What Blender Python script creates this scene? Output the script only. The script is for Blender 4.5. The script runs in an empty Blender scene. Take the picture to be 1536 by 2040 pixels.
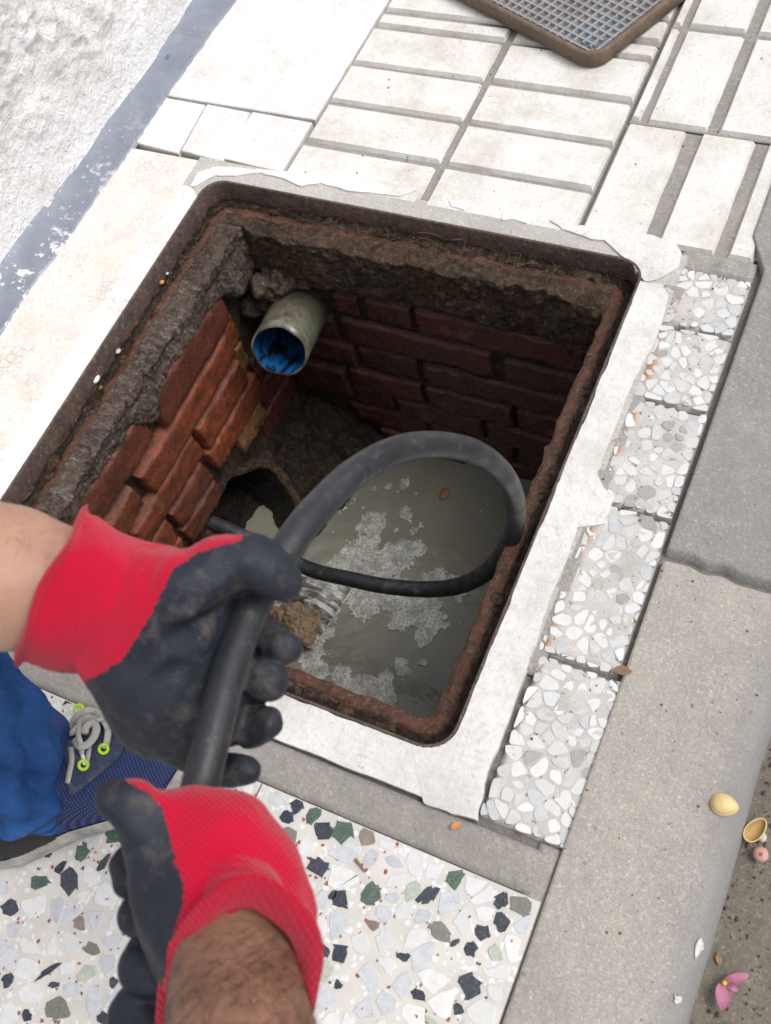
import bpy, math, random
import numpy as np
from mathutils import Vector, noise as mnoise
random.seed(7); RNG = np.random.default_rng(7)
S = bpy.context.scene; COL = S.collection

# ---------------------------------------------------------------- camera
CAMH = .96; FPX = 2050.; CX, CY = 768., 1020.
RM = np.array([[.89804078,-.27443129,.34381713],[.39926417,.83658836,-.3751107],[-.18469129,.47413857,.86086105]])
u, _, vt = np.linalg.svd(RM); RM = u @ vt
CAMP = np.array([0., 0., CAMH])
cd = bpy.data.cameras.new('camera'); cam = bpy.data.objects.new('camera', cd); COL.objects.link(cam)
from mathutils import Matrix
M3 = Matrix([list(r) for r in RM]); cam.matrix_world = Matrix.Translation((0,0,CAMH)) @ M3.to_4x4()
cd.sensor_fit = 'HORIZONTAL'; cd.sensor_width = 36.; cd.lens = 36.*FPX/1536.; cd.clip_start = .02; cd.clip_end = 200
cd.dof.use_dof = True; cd.dof.focus_distance = 1.17; cd.dof.aperture_fstop = 13.
S.camera = cam

# ---------------------------------------------------------------- sky, sun, exposure
W = bpy.data.worlds.new('World'); S.world = W; W.use_nodes = True
wn = W.node_tree.nodes; sky = wn.new('ShaderNodeTexSky'); sky.sky_type = 'NISHITA'; sky.sun_disc = False
EL, AZ = math.radians(60), math.radians(75)
sky.sun_elevation = EL; sky.sun_rotation = AZ; sky.air_density = 1.0; sky.dust_density = 3.0; sky.ozone_density = 1.0
hs = wn.new('ShaderNodeHueSaturation'); hs.inputs['Saturation'].default_value = .3; W.node_tree.links.new(sky.outputs[0], hs.inputs['Color']); W.node_tree.links.new(hs.outputs[0], wn['Background'].inputs[0]); wn['Background'].inputs[1].default_value = .15
sl = bpy.data.lights.new('sun', 'SUN'); so = bpy.data.objects.new('sun', sl); COL.objects.link(so)
sl.energy = 1.5; sl.angle = math.radians(30); sl.color = (1, .965, .92)
sd = Vector((math.sin(AZ)*math.cos(EL), math.cos(AZ)*math.cos(EL), math.sin(EL)))
so.rotation_euler = sd.to_track_quat('Z', 'Y').to_euler(); so.location = (0, 0, 4)
S.view_settings.view_transform = 'Standard'; S.view_settings.look = 'None'; S.view_settings.exposure = .42; S.view_settings.gamma = 1
S.view_settings.use_curve_mapping = False

# ---------------------------------------------------------------- measuring helpers: photo pixel -> place in the world
def ray(px, py): return RM @ np.array([px-CX, -(py-CY), -FPX])
def G(px, py, z=0.):
    d = ray(px, py); return CAMP + d*(z-CAMH)/d[2]
def PX(px, py, x):
    d = ray(px, py); return CAMP + d*(x/d[0])
def PY(px, py, y):
    d = ray(px, py); return CAMP + d*(y/d[1])
def D(px, py, dist): return CAMP + ray(px, py)/FPX*dist
def project(v):
    q = (np.asarray(v) - CAMP) @ RM
    return np.stack([CX + FPX*q[:,0]/-q[:,2], CY - FPX*q[:,1]/-q[:,2]], 1)

# ---------------------------------------------------------------- numpy noise
def _hash(i, j, k, s):
    h = (i.astype(np.int64)*374761393 + j.astype(np.int64)*668265263 + k.astype(np.int64)*2147483647 + s*1274126177) & 0xffffffff
    h = ((h ^ (h >> 13))*1274126177) & 0xffffffff
    return ((h ^ (h >> 16)) & 0xffff)/32767.5 - 1
def vnoise(P, s=0):
    P = np.asarray(P, float); f = np.floor(P); t = P-f; t = t*t*(3-2*t)
    i, j, k = f[...,0], f[...,1], f[...,2]; r = 0
    for a in (0,1):
        for b in (0,1):
            for c in (0,1):
                w = (t[...,0] if a else 1-t[...,0])*(t[...,1] if b else 1-t[...,1])*(t[...,2] if c else 1-t[...,2])
                r = r + w*_hash(i+a, j+b, k+c, s)
    return r
def fbm(P, sc, o=4, s=0):
    P = np.asarray(P, float)*sc; r = 0; a = 1
    for n in range(o):
        r = r + a*vnoise(P, s+n*17); P = P*2.03+5.1; a *= .5
    return r/1.6

# ---------------------------------------------------------------- object helpers
def props(o, label=None, cat=None, group=None, kind=None):
    if label: o['label'] = label
    if cat: o['category'] = cat
    if group: o['group'] = group
    if kind: o['kind'] = kind
    return o
WL = {}
def link(o, parent, loc):
    COL.objects.link(o); WL[o.name] = np.array(loc, float)
    if parent is not None:
        o.parent = parent; o.location = tuple(np.array(loc) - WL[parent.name])
    else: o.location = tuple(loc)
    return o
def empty(name, loc, **k):
    o = bpy.data.objects.new(name, None); o.empty_display_size = .02; link(o, None, loc); return props(o, **k)
def mk(name, v, f, mat, parent=None, smooth=True, mats=None, midx=None, **k):
    v = np.asarray(v, float); c = (v.min(0)+v.max(0))/2; c[2] = v[:,2].min()
    me = bpy.data.meshes.new(name); me.from_pydata((v-c).tolist(), [], [list(map(int, q)) for q in f]); me.update()
    for m in (mats or [mat]): me.materials.append(m)
    if midx is not None: me.polygons.foreach_set('material_index', list(map(int, midx)))
    me.polygons.foreach_set('use_smooth', [smooth]*len(me.polygons))
    o = bpy.data.objects.new(name, me); link(o, parent, c); return props(o, **k)
class MB:
    def __init__(s): s.v = []; s.f = []; s.n = 0
    def add(s, v, f):
        v = np.asarray(v, float); s.v.append(v); s.f += [[int(i)+s.n for i in q] for q in f]; s.n += len(v); return s
    def build(s, name, mat, parent=None, **k): return mk(name, np.concatenate(s.v), s.f, mat, parent, **k)
def box(x0, x1, y0, y1, z0, z1, b=0.):
    if b <= 0:
        v = [(x, y, z) for z in (z0, z1) for x, y in ((x0,y0),(x1,y0),(x1,y1),(x0,y1))]
        return v, [(3,2,1,0),(4,5,6,7),(0,1,5,4),(1,2,6,5),(2,3,7,6),(3,0,4,7)]
    v = [(x0,y0,z0),(x1,y0,z0),(x1,y1,z0),(x0,y1,z0),(x0,y0,z1-b),(x1,y0,z1-b),(x1,y1,z1-b),(x0,y1,z1-b),
         (x0+b,y0+b,z1),(x1-b,y0+b,z1),(x1-b,y1-b,z1),(x0+b,y1-b,z1)]
    return v, [(3,2,1,0),(0,1,5,4),(1,2,6,5),(2,3,7,6),(3,0,4,7),(4,5,9,8),(5,6,10,9),(6,7,11,10),(7,4,8,11),(8,9,10,11)]
def prism(poly, z0, z1, b=.001, top=None):
    p = np.asarray(poly, float); n = len(p); c = p.mean(0)
    def ring(q, z): return np.column_stack([q, np.full(n, z)])
    d = p-c; L = np.linalg.norm(d, axis=1, keepdims=True)+1e-9; ins = p - d/L*np.minimum(b*1.5, L*.4)
    v = np.concatenate([ring(p, z0), ring(p, z1-b), ring(ins, z1)])
    f = [list(range(n))[::-1]]
    for r in (0, 1):
        for i in range(n):
            j = (i+1) % n; f.append((r*n+i, r*n+j, (r+1)*n+j, (r+1)*n+i))
    f.append([2*n+i for i in range(n)])
    return v, f
def grid(nu, nv, fn, flip=False):
    u, v = np.meshgrid(np.linspace(0,1,nu), np.linspace(0,1,nv), indexing='ij')
    P = fn(u, v).reshape(-1, 3); i = np.arange(nu*nv).reshape(nu, nv)
    f = np.stack([i[:-1,:-1], i[1:,:-1], i[1:,1:], i[:-1,1:]], -1).reshape(-1, 4)
    if flip: f = f[:, ::-1]
    return P, f
def catmull(pts, n=12):
    p = [np.asarray(q, float) for q in pts]; p = [2*p[0]-p[1]] + p + [2*p[-1]-p[-2]]; out = []
    for i in range(1, len(p)-2):
        for t in np.linspace(0, 1, n, endpoint=False):
            a, b, c, d = p[i-1:i+3]
            out.append(.5*((2*b)+(c-a)*t+(2*a-5*b+4*c-d)*t*t+(3*b-a-3*c+d)*t**3))
    out.append(p[-2]); return np.array(out)
def tube(path, r, seg=12, caps=True, flat=1.0, up=None):
    P = np.asarray(path, float); n = len(P); r = np.broadcast_to(np.asarray(r, float), (n,))
    T = np.gradient(P, axis=0); T /= np.linalg.norm(T, axis=1, keepdims=True)+1e-12
    a = np.array([0,0,1.]) if up is None else np.asarray(up, float)
    if abs(T[0] @ a) > .95: a = np.array([1.,0,0])
    N = a - (a@T[0])*T[0]; N /= np.linalg.norm(N); v = []
    for i in range(n):
        N = N - (N@T[i])*T[i]; N /= np.linalg.norm(N)+1e-12; B = np.cross(T[i], N)
        for k in range(seg):
            th = 2*math.pi*k/seg; v.append(P[i] + r[i]*(math.cos(th)*N*flat + math.sin(th)*B))
    f = [(i*seg+k, i*seg+(k+1)%seg, (i+1)*seg+(k+1)%seg, (i+1)*seg+k) for i in range(n-1) for k in range(seg)]
    if caps: f += [list(range(seg))[::-1], [(n-1)*seg+k for k in range(seg)]]
    return np.array(v), f
def ico(c, r, sub=2, sc=(1,1,1), nz=0., ns=30., seed=0):
    import bmesh
    bm = bmesh.new(); bmesh.ops.create_icosphere(bm, subdivisions=sub, radius=1.)
    v = np.array([q.co[:] for q in bm.verts]); f = [[w.index for w in q.verts] for q in bm.faces]; bm.free()
    p = v*r*np.array(sc); d = fbm(p+np.array(c)+seed, ns, 3, seed)
    return np.array(c) + p*(1+nz*d[:,None]), f

# signed distance modelling (surface nets): used for hands, arms, shoe
def rcone(P, a, b, ra, rb, sq=None):
    a = np.asarray(a, float); b = np.asarray(b, float); ba = b-a; L = ba@ba
    t = np.clip(((P-a)@ba)/L, 0, 1); d = P-a-t[...,None]*ba
    if sq is not None:                       # squash: (axis, factor) makes a flattened limb
        ax, k = sq; w = d@ax; d = d + (k-1)*w[...,None]*ax
    return np.linalg.norm(d, axis=-1) - (ra+(rb-ra)*t)
def smin(a, b, k):
    h = np.clip(.5+.5*(b-a)/k, 0, 1); return b+(a-b)*h - k*h*(1-h)
def nets(fn, lo, hi, h):
    lo = np.asarray(lo, float); hi = np.asarray(hi, float); n = np.ceil((hi-lo)/h).astype(int)+1
    ax = [lo[i]+h*np.arange(n[i]) for i in range(3)]
    P = np.stack(np.meshgrid(*ax, indexing='ij'), -1); F = fn(P); I = F < 0
    nc = n-1; cnt = np.zeros(nc); acc = np.zeros(tuple(nc)+(3,))
    off = [(a,b,c) for a in (0,1) for b in (0,1) for c in (0,1)]
    sl = lambda o: tuple(slice(o[i], o[i]+nc[i]) for i in range(3))
    for o in off:
        for d in range(3):
            if o[d]: continue
            q = list(o); q[d] = 1
            fa, fb = F[sl(o)], F[sl(q)]; m = (fa < 0) != (fb < 0)
            t = np.where(m, fa/np.where(m, fa-fb, 1), 0); pt = np.zeros(tuple(nc)+(3,)); pt += np.array(o); pt[..., d] += t
            acc += pt*m[..., None]; cnt += m
    act = cnt > 0; idx = -np.ones(nc, int); idx[act] = np.arange(act.sum())
    base = np.stack(np.meshgrid(*[np.arange(k) for k in nc], indexing='ij'), -1)
    V = lo + h*(base[act] + acc[act]/cnt[act][:, None]); faces = []
    for d in range(3):
        e, g = (d+1) % 3, (d+2) % 3
        s0 = [slice(1, nc[i]) for i in range(3)]; s0[d] = slice(0, nc[d]); s1 = list(s0); s1[d] = slice(1, nc[d]+1)
        A, B = I[tuple(s0)], I[tuple(s1)]; m = A != B; ij = np.argwhere(m)
        ij = ij + np.array([0 if i == d else 1 for i in range(3)])
        if len(ij) == 0: continue
        E = np.eye(3, dtype=int)[e]; Q = np.eye(3, dtype=int)[g]
        g4 = [idx[tuple((ij-x).T)] for x in (E*0, E, E+Q, Q)]; q = np.stack(g4, 1)
        fl = A[m]; q[~fl] = q[~fl][:, ::-1]; faces.append(q)
    Fc = np.concatenate(faces); Fc = Fc[(Fc >= 0).all(1)]
    return V, Fc
def relax(V, F, it=2, l=.5):
    e = np.concatenate([F[:, [0,1]], F[:, [1,2]], F[:, [2,3]], F[:, [3,0]]])
    for _ in range(it):
        s = np.zeros_like(V); c = np.zeros(len(V))
        for a, b in ((0,1),(1,0)):
            np.add.at(s, e[:,a], V[e[:,b]]); np.add.at(c, e[:,a], 1)
        V = V*(1-l) + l*s/np.maximum(c, 1)[:, None]
    return V
def vnormals(V, F):
    n = np.cross(V[F[:,2]]-V[F[:,0]], V[F[:,3]]-V[F[:,1]]); N = np.zeros_like(V)
    for i in range(4): np.add.at(N, F[:,i], n)
    return N/(np.linalg.norm(N, axis=1, keepdims=True)+1e-12)

# ---------------------------------------------------------------- materials
class Mat:
    def __init__(s, name, rough=.7, spec=.5, metal=0.):
        s.m = bpy.data.materials.new(name); s.m.use_nodes = True; s.t = s.m.node_tree; s.b = s.t.nodes['Principled BSDF']
        s.b.inputs['Roughness'].default_value = rough; s.b.inputs['Specular IOR Level'].default_value = spec; s.b.inputs['Metallic'].default_value = metal
        s.pos = s.N('ShaderNodeNewGeometry').outputs['Position']
    def N(s, t, **k):
        n = s.t.nodes.new(t)
        for a, b in k.items(): setattr(n, a, b)
        return n
    def L(s, a, b): s.t.links.new(a, b)
    def put(s, inp, v):
        if isinstance(v, bpy.types.NodeSocket): s.L(v, inp)
        elif isinstance(v, (tuple, list)) and len(v) == 3 and inp.type == 'RGBA': inp.default_value = (*v, 1)
        else: inp.default_value = v
    def vec(s, scale=(1,1,1), rot=(0,0,0), warp=0., wsc=20.):
        n = s.N('ShaderNodeMapping'); s.L(s.pos, n.inputs[0]); n.inputs['Scale'].default_value = scale; n.inputs['Rotation'].default_value = rot
        o = n.outputs[0]
        if warp:
            z = s.N('ShaderNodeTexNoise'); z.inputs['Scale'].default_value = wsc; s.L(s.pos, z.inputs['Vector'])
            a = s.N('ShaderNodeVectorMath', operation='MULTIPLY_ADD'); s.L(z.outputs['Color'], a.inputs[0]); a.inputs[1].default_value = (warp,)*3; s.L(o, a.inputs[2]); o = a.outputs[0]
        return o
    def noise(s, sc, det=4., rough=.6, vec=None, dist=0.):
        n = s.N('ShaderNodeTexNoise'); s.L(vec or s.pos, n.inputs['Vector']); n.inputs['Scale'].default_value = sc; n.inputs['Detail'].default_value = det
        n.inputs['Roughness'].default_value = rough; n.inputs['Distortion'].default_value = dist; return n.outputs['Fac']
    def vor(s, sc, feat='F1', out='Distance', vec=None, rnd=1.):
        n = s.N('ShaderNodeTexVoronoi'); n.feature = feat; s.L(vec or s.pos, n.inputs['Vector']); n.inputs['Scale'].default_value = sc; n.inputs['Randomness'].default_value = rnd
        return n.outputs[out]
    def wave(s, sc, vec, dist=0., prof='SIN', dr='X', dsc=1.):
        n = s.N('ShaderNodeTexWave'); n.wave_profile = prof; n.bands_direction = dr; s.L(vec, n.inputs['Vector']); n.inputs['Scale'].default_value = sc
        n.inputs['Distortion'].default_value = dist; n.inputs['Detail Scale'].default_value = dsc; return n.outputs['Fac']
    def mr(s, v, a, b, c=0., d=1.):
        n = s.N('ShaderNodeMapRange'); n.clamp = True; s.put(n.inputs[0], v)
        for i, q in enumerate((a, b, c, d)): n.inputs[i+1].default_value = q
        return n.outputs[0]
    def math(s, op, a, b=0.):
        n = s.N('ShaderNodeMath', operation=op); s.put(n.inputs[0], a); s.put(n.inputs[1], b); return n.outputs[0]
    def mix(s, f, a, b, bt='MIX'):
        n = s.N('ShaderNodeMix'); n.data_type = 'RGBA'; n.blend_type = bt; s.put(n.inputs[0], f); s.put(n.inputs[6], a); s.put(n.inputs[7], b); return n.outputs[2]
    def ramp(s, f, *st):
        n = s.N('ShaderNodeValToRGB'); s.L(f, n.inputs[0]); e = n.color_ramp.elements
        while len(e) < len(st): e.new(.5)
        for q, (p, c) in zip(e, st): q.position = p; q.color = (*c, 1)
        return n.outputs[0]
    def col(s, c): s.put(s.b.inputs['Base Color'], c); return s
    def rough(s, c): s.put(s.b.inputs['Roughness'], c); return s
    def bump(s, h, st=.5, d=.002):
        n = s.N('ShaderNodeBump'); n.inputs['Strength'].default_value = st; n.inputs['Distance'].default_value = d; s.L(h, n.inputs['Height'])
        if s.b.inputs['Normal'].links: s.L(s.b.inputs['Normal'].links[0].from_socket, n.inputs['Normal'])
        s.L(n.outputs[0], s.b.inputs['Normal']); return s
    def sep(s, ax):
        n = s.N('ShaderNodeSeparateXYZ'); s.L(s.pos, n.inputs[0]); return n.outputs[ax]
    def orand(s):
        n = s.N('ShaderNodeObjectInfo'); return n.outputs['Random']
MT = {}
# roughcast whitewash of the wall
m = Mat('whitewashed_roughcast', .85, .2); MT['wall'] = m.m
m.col(m.mix(m.mr(m.noise(14, 5), .52, .72, 0, .55), (.87,.855,.85), (.64,.58,.54))).bump(m.noise(130, 6, .7), 1., .007).bump(m.noise(60, 3), .6, .01)
# white paint (mode: speckle / crackle)
def white(name, c=(.80,.79,.77), dirt=(.42,.39,.36), amt=.5, crack=25., cw=.02, crazing=True):
    m = Mat(name, .62, .35)
    a = m.mix(m.mr(m.noise(11, 7, .75), .44, .70, 0, amt), c, dirt)
    a = m.mix(m.mr(m.noise(170, 5, .8), .52, .70, 0, .6), a, dirt); a = m.mix(m.mr(m.noise(28, 6, .8, m.vec((1,1,1), warp=.03)), .52, .70, 0, amt*.8), a, tuple((q+w)/2 for q, w in zip(c, dirt)))
    a = m.mix(m.mr(m.noise(60, 6, .8, m.vec((1,1,1), warp=.02, wsc=30)), .66, .7, 0, .6), a, (.3,.27,.25))
    if crazing:
        cr = m.vor(crack, 'DISTANCE_TO_EDGE', vec=m.vec((1,1,1), warp=.02, wsc=60)); k = m.math('MULTIPLY', m.mr(cr, 0, cw, 1, 0), m.mr(m.noise(14, 4), .47, .66, 0, .5))
        a = m.mix(k, a, (.27,.24,.22)); m.bump(m.mr(cr, 0, cw*1.6), .2, .0008)
    m.col(a).bump(m.noise(110, 6, .7), .6, .003).bump(m.noise(600, 4), .5, .001); return m.m
MT['slab'] = white('painted_slab_white', (.74,.73,.72), (.40,.37,.35), amt=.6, crack=16., cw=.008)
MT['band'] = white('flaking_white_paint', (.66,.65,.63), (.40,.37,.34), .7, 75., .035)
MT['bar'] = white('cream_tile_white', (.69,.675,.65), (.44,.40,.34), .8, 260., .05)
MT['oldter'] = white('painted_over_terrazzo', (.70,.67,.63), (.48,.36,.30), .55, 90., .12)
def cement(name, c1, c2, speck=.5, sc=1., dark=(.06,.055,.05)):
    m = Mat(name, .85, .25)
    a = m.mix(m.mr(m.noise(5*sc, 6, .7), .35, .68), c1, c2)
    a = m.mix(m.mr(m.noise(40*sc, 5, .7), .45, .75, 0, .45), a, tuple(q*.72 for q in c1))
    a = m.mix(m.mr(m.vor(420*sc), .0, .28, .55*speck, 0), a, dark)
    a = m.mix(m.mr(m.vor(260*sc, vec=m.vec((1,1,1), warp=.006, wsc=200)), .0, .22, .8*speck, 0), a, (.62,.6,.56))
    a = m.mix(m.mr(m.noise(95*sc, 3, .5), .68, .74, 0, .6), a, (.13,.12,.11))
    a = m.mix(m.mr(m.noise(700*sc, 3, .7), .35, .68, 0, .6), a, tuple(q*.5 for q in c1)); a = m.mix(m.mr(m.noise(230*sc, 5, .85), .52, .68, 0, .5), a, tuple(min(1, q*1.7) for q in c1)); a = m.mix(m.mr(m.noise(3.1*sc, 5, .7), .46, .66, 0, .6), a, tuple(q*.62 for q in c1)); a = m.mix(m.mr(m.noise(26*sc, 4, .7), .60, .68, 0, .4), a, tuple(q*.6 for q in c1))
    m.col(a).bump(m.noise(300*sc, 6, .8), .9, .0022).bump(m.noise(55*sc, 4), .45, .004).bump(m.mr(m.vor(150*sc), .05, .3), .35, .0012); return m.m
MT['kerb'] = cement('kerb_concrete', (.50,.46,.41), (.37,.345,.31), .9)
MT['kerbd'] = cement('old_grey_concrete', (.37,.36,.335), (.25,.245,.23), .9)
MT['cement'] = cement('rough_cement', (.43,.40,.37), (.31,.29,.27), .9)
MT['joint'] = cement('joint_dirt', (.27,.245,.225), (.19,.17,.155), .7)
MT['tilebase'] = cement('tile_groove', (.40,.37,.345), (.24,.22,.20), .3)
MT['road'] = cement('gutter_dirt', (.23,.20,.16), (.13,.12,.10), .8, .8)
MT['sur'] = cement('frame_surround_mortar', (.60,.575,.53), (.44,.42,.385), .3)
# grey painted skirting
m = Mat('grey_gloss_paint', .32, .5); MT['grey'] = m.m
a = m.mix(m.mr(m.noise(22, 5, .7), .35, .7), (.165,.185,.23), (.225,.245,.29))
sp = m.math('MAXIMUM', m.mr(m.noise(75, 3, .6), .70, .72), m.mr(m.vor(75), .07, .11, 1, 0))
lo_ = m.mr(m.sep(1), .95, .60); fl = m.math('MULTIPLY', m.mr(m.noise(38, 6, .75, m.vec((1,1,1), warp=.02)), .565, .59), lo_)
m.col(m.mix(m.math('MAXIMUM', m.math('MULTIPLY', sp, .7), fl), a, (.66,.66,.67))).bump(m.noise(130, 5), .5, .002)
# terrazzo matrices
def matrix(name, c, red=.5):
    m = Mat(name, .5, .4)
    a = m.mix(m.mr(m.noise(18, 4), .4, .7), c, tuple(q*.82 for q in c))
    v = m.vec((1,1,1), warp=.004, wsc=300)
    n = m.N('ShaderNodeTexVoronoi'); m.L(v, n.inputs['Vector']); n.inputs['Scale'].default_value = 170
    sp = m.N('ShaderNodeSeparateColor'); m.L(n.outputs['Color'], sp.inputs[0])
    k = m.math('MULTIPLY', m.mr(n.outputs['Distance'], .28, .34, 1, 0), m.mr(sp.outputs[0], 1-.13*red, 1-.12*red)); a = m.mix(k, a, (.24,.07,.055))
    k = m.math('MULTIPLY', m.mr(n.outputs['Distance'], .2, .26, 1, 0), m.mr(sp.outputs[1], .9, .91)); a = m.mix(k, a, (.10,.075,.06))
    k = m.math('MULTIPLY', m.mr(n.outputs['Distance'], .45, .5, 1, 0), m.mr(sp.outputs[2], .6, .61)); a = m.mix(k, a, (.62,.62,.62))
    m.col(a).bump(m.noise(400, 4), .3, .0006); return m.m
MT['termat'] = matrix('cream_terrazzo_cement', (.56,.535,.495), .8)
m = Mat('pebble_cement', .75, .3); MT['pebmat'] = m.m
a = m.mix(m.mr(m.noise(30, 5), .35, .7), (.53,.505,.48), (.40,.375,.35)); a = m.mix(m.mr(m.noise(140, 4, .7), .6, .68), a, (.15,.10,.085))
x_ = m.sep(0); k = m.math('MULTIPLY', m.mr(x_, -.163, -.172), m.mr(m.noise(26, 4), .42, .58)); a = m.mix(k, a, (.42,.21,.09))
m.col(a).bump(m.noise(260, 5, .75), .7, .002)
def chip(name, c1, c2, vein=None, rough=.35):
    m = Mat(name, rough, .5); r = m.orand()
    a = m.mix(r, c1, c2); a = m.mix(m.mr(m.noise(120, 5, .7), .4, .7, 0, .5), a, tuple(q*.7 for q in c1))
    if vein: a = m.mix(m.mr(m.vor(210, 'DISTANCE_TO_EDGE', vec=m.vec((1,1,1), warp=.02, wsc=120)), 0, .06, .6, 0), a, vein)
    m.col(a).bump(m.noise(300, 4), .25, .0006); return m.m
CH = {'n': chip('navy_marble', (.022,.028,.045), (.045,.05,.065), (.13,.15,.16)), 'g': chip('green_marble', (.045,.085,.07), (.08,.12,.09), (.22,.27,.23)),
      'y': chip('grey_green_marble', (.13,.135,.11), (.19,.19,.16), (.27,.27,.24)), 'p': chip('pale_green_marble', (.33,.37,.31), (.42,.44,.37), (.55,.56,.5)),
      'b': chip('brown_marble', (.19,.15,.125), (.25,.2,.18)), 'w': chip('white_marble', (.64,.635,.63), (.56,.565,.575)), 'l': chip('blue_grey_marble', (.44,.455,.485), (.53,.54,.555)),
      's': chip('pebble_white', (.66,.655,.64), (.50,.51,.50), None, .5), 't': chip('pebble_grey', (.44,.46,.48), (.54,.52,.48), None, .5), 'q': chip('pebble_dark', (.30,.29,.28), (.36,.35,.33)), 'r': chip('red_marble', (.33,.11,.09), (.27,.09,.075))}
# rust, grime, brick
def rust(name, c1, c2, c3, r0=.25, r1=.7, b=1.):
    m = Mat(name, .5, .4)
    a = m.mix(m.mr(m.noise(40, 6, .75), .38, .66), c1, c2); a = m.mix(m.mr(m.noise(190, 5, .8), .52, .66), a, c3)
    a = m.mix(m.mr(m.noise(420, 3, .7), .66, .72, 0, .6), a, (.42,.30,.22))
    m.col(a).rough(m.mr(m.noise(70, 4), .35, .65, r0, r1)).bump(m.noise(160, 7, .8), .9*b, .003).bump(m.noise(650, 4, .7), .6*b, .0012); return m.m
MT['rust'] = rust('wet_rust', (.105,.042,.022), (.032,.017,.012), (.17,.09,.055), .06, .5)
MT['lip'] = rust('dark_iron_lip', (.050,.036,.034), (.11,.065,.045), (.17,.14,.12), .08, .5, .8)
def grime(name, c1, c2, c3, ash, ashc=(.36,.34,.32), r0=.2):
    m = Mat(name, .5, .3)
    a = m.mix(m.mr(m.noise(16, 6, .75), .42, .58), c1, c2); a = m.mix(m.mr(m.noise(130, 6, .85), .48, .60), a, c3)
    a = m.mix(m.mr(m.noise(300, 5, .85), .48, .60, 0, .8), a, tuple(q*.2 for q in c1))
    st = m.noise(55, 6, .85, m.vec((1.,3.2,.7), warp=.05, wsc=25)); k = m.math('MULTIPLY', m.mr(st, .5, .68), m.math('MULTIPLY', m.mr(m.noise(11, 4), .42, .56), ash)); a = m.mix(k, a, ashc)
    m.col(a).rough(m.mr(m.noise(60, 5), .35, .68, r0, .75)).bump(m.noise(70, 7, .82), 1., .011).bump(m.noise(330, 5, .8), 1., .0035); return m.m
MT['mortar'] = grime('grimy_render', (.15,.105,.078), (.055,.033,.024), (.22,.165,.13), .95, (.40,.37,.345), .08)
MT['mortarb'] = grime('brown_grimy_render', (.095,.058,.036), (.030,.017,.012), (.19,.125,.075), .3)
MT['mud'] = grime('wet_mud', (.040,.025,.017), (.016,.011,.009), (.10,.066,.042), .1, r0=.06)
MT['drainshade'] = grime('drain_shade_black', (.016,.011,.008), (.009,.007,.006), (.04,.028,.018), 0., r0=.1)  # near-black lining: the shade inside the drain is put into this colour
MT['bed'] = grime('pit_wall_bed', (.085,.058,.042), (.035,.023,.017), (.13,.095,.068), .2)
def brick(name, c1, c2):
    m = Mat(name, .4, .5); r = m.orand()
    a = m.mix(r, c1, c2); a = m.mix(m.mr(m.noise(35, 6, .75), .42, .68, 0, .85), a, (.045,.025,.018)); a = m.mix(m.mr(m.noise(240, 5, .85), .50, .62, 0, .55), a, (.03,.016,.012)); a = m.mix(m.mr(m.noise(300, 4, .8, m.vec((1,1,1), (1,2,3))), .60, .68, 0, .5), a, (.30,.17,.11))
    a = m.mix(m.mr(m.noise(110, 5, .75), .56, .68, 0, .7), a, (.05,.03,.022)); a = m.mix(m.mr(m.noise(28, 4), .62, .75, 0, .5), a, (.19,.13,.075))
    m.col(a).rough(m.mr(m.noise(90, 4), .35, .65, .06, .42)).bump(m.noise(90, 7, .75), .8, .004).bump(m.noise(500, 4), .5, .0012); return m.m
MT['brick'] = brick('wet_red_brick', (.27,.062,.022), (.12,.032,.018)); MT['brickb'] = brick('shaded_red_brick', (.10,.020,.016), (.06,.020,.014))  # second brick is the back and deep copy, pit shade put into its colour
MT['bricko'] = brick('ochre_brick', (.27,.13,.05), (.24,.12,.05))
# pipe
m = Mat('grey_green_pipe', .28, .6); MT['pipe'] = m.m
a = m.mix(m.mr(m.noise(18, 4), .35, .65), (.15,.155,.12), (.10,.135,.09)); a = m.mix(m.mr(m.noise(60, 6, .8), .50, .62), a, (.12,.07,.045)); a = m.mix(m.mr(m.noise(26, 5, .75), .48, .62, 0, .9), a, (.075,.048,.033)); a = m.mix(m.mr(m.sep(1), .70, .775, 0, .7), a, (.05,.035,.025))
m.col(a).bump(m.noise(300, 5), .4, .001)
m = Mat('blue_pipe_inside', .3, .5); MT['pipein'] = m.m
m.col(m.mix(m.mr(m.noise(45, 5, .6, m.vec((2,.3,2))), .44, .56), (.008,.085,.26), (.006,.012,.02)))
# water, foam
m = Mat('murky_water', .06, .9); MT['water'] = m.m; m.b.inputs['IOR'].default_value = 1.33
m.col(m.mix(m.mr(m.noise(7, 4), .35, .68), (.205,.195,.150), (.155,.155,.128))).bump(m.noise(30, 4, .6, m.vec((1,1,1), warp=.03, wsc=15)), .35, .004)
m = Mat('foam_film', .25, .8); MT['foam'] = m.m
v1 = m.vor(150); ed = m.vor(150, 'DISTANCE_TO_EDGE'); v2 = m.vor(330, 'DISTANCE_TO_EDGE')
k = m.math('MAXIMUM', m.mr(ed, 0, .16, .85, 0), m.mr(v2, 0, .2, .75, 0)); k = m.math('MULTIPLY', m.math('MAXIMUM', k, .12), m.mr(m.noise(50, 4), .36, .60, .25, 1))
m.col(m.mix(k, (.15,.147,.12), (.66,.67,.63))).bump(m.mr(v1, 0, .5, 1, 0), .35, .0015)
m = Mat('bubble_film', .04, 1.); MT['bubble'] = m.m; m.col((.5,.5,.46)); m.b.inputs['Alpha'].default_value = .3
m = Mat('rushing_water', .12, .8); MT['stream'] = m.m; v = m.vec((.6,3.5,1), (0,0,.1), warp=.03, wsc=18)
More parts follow.
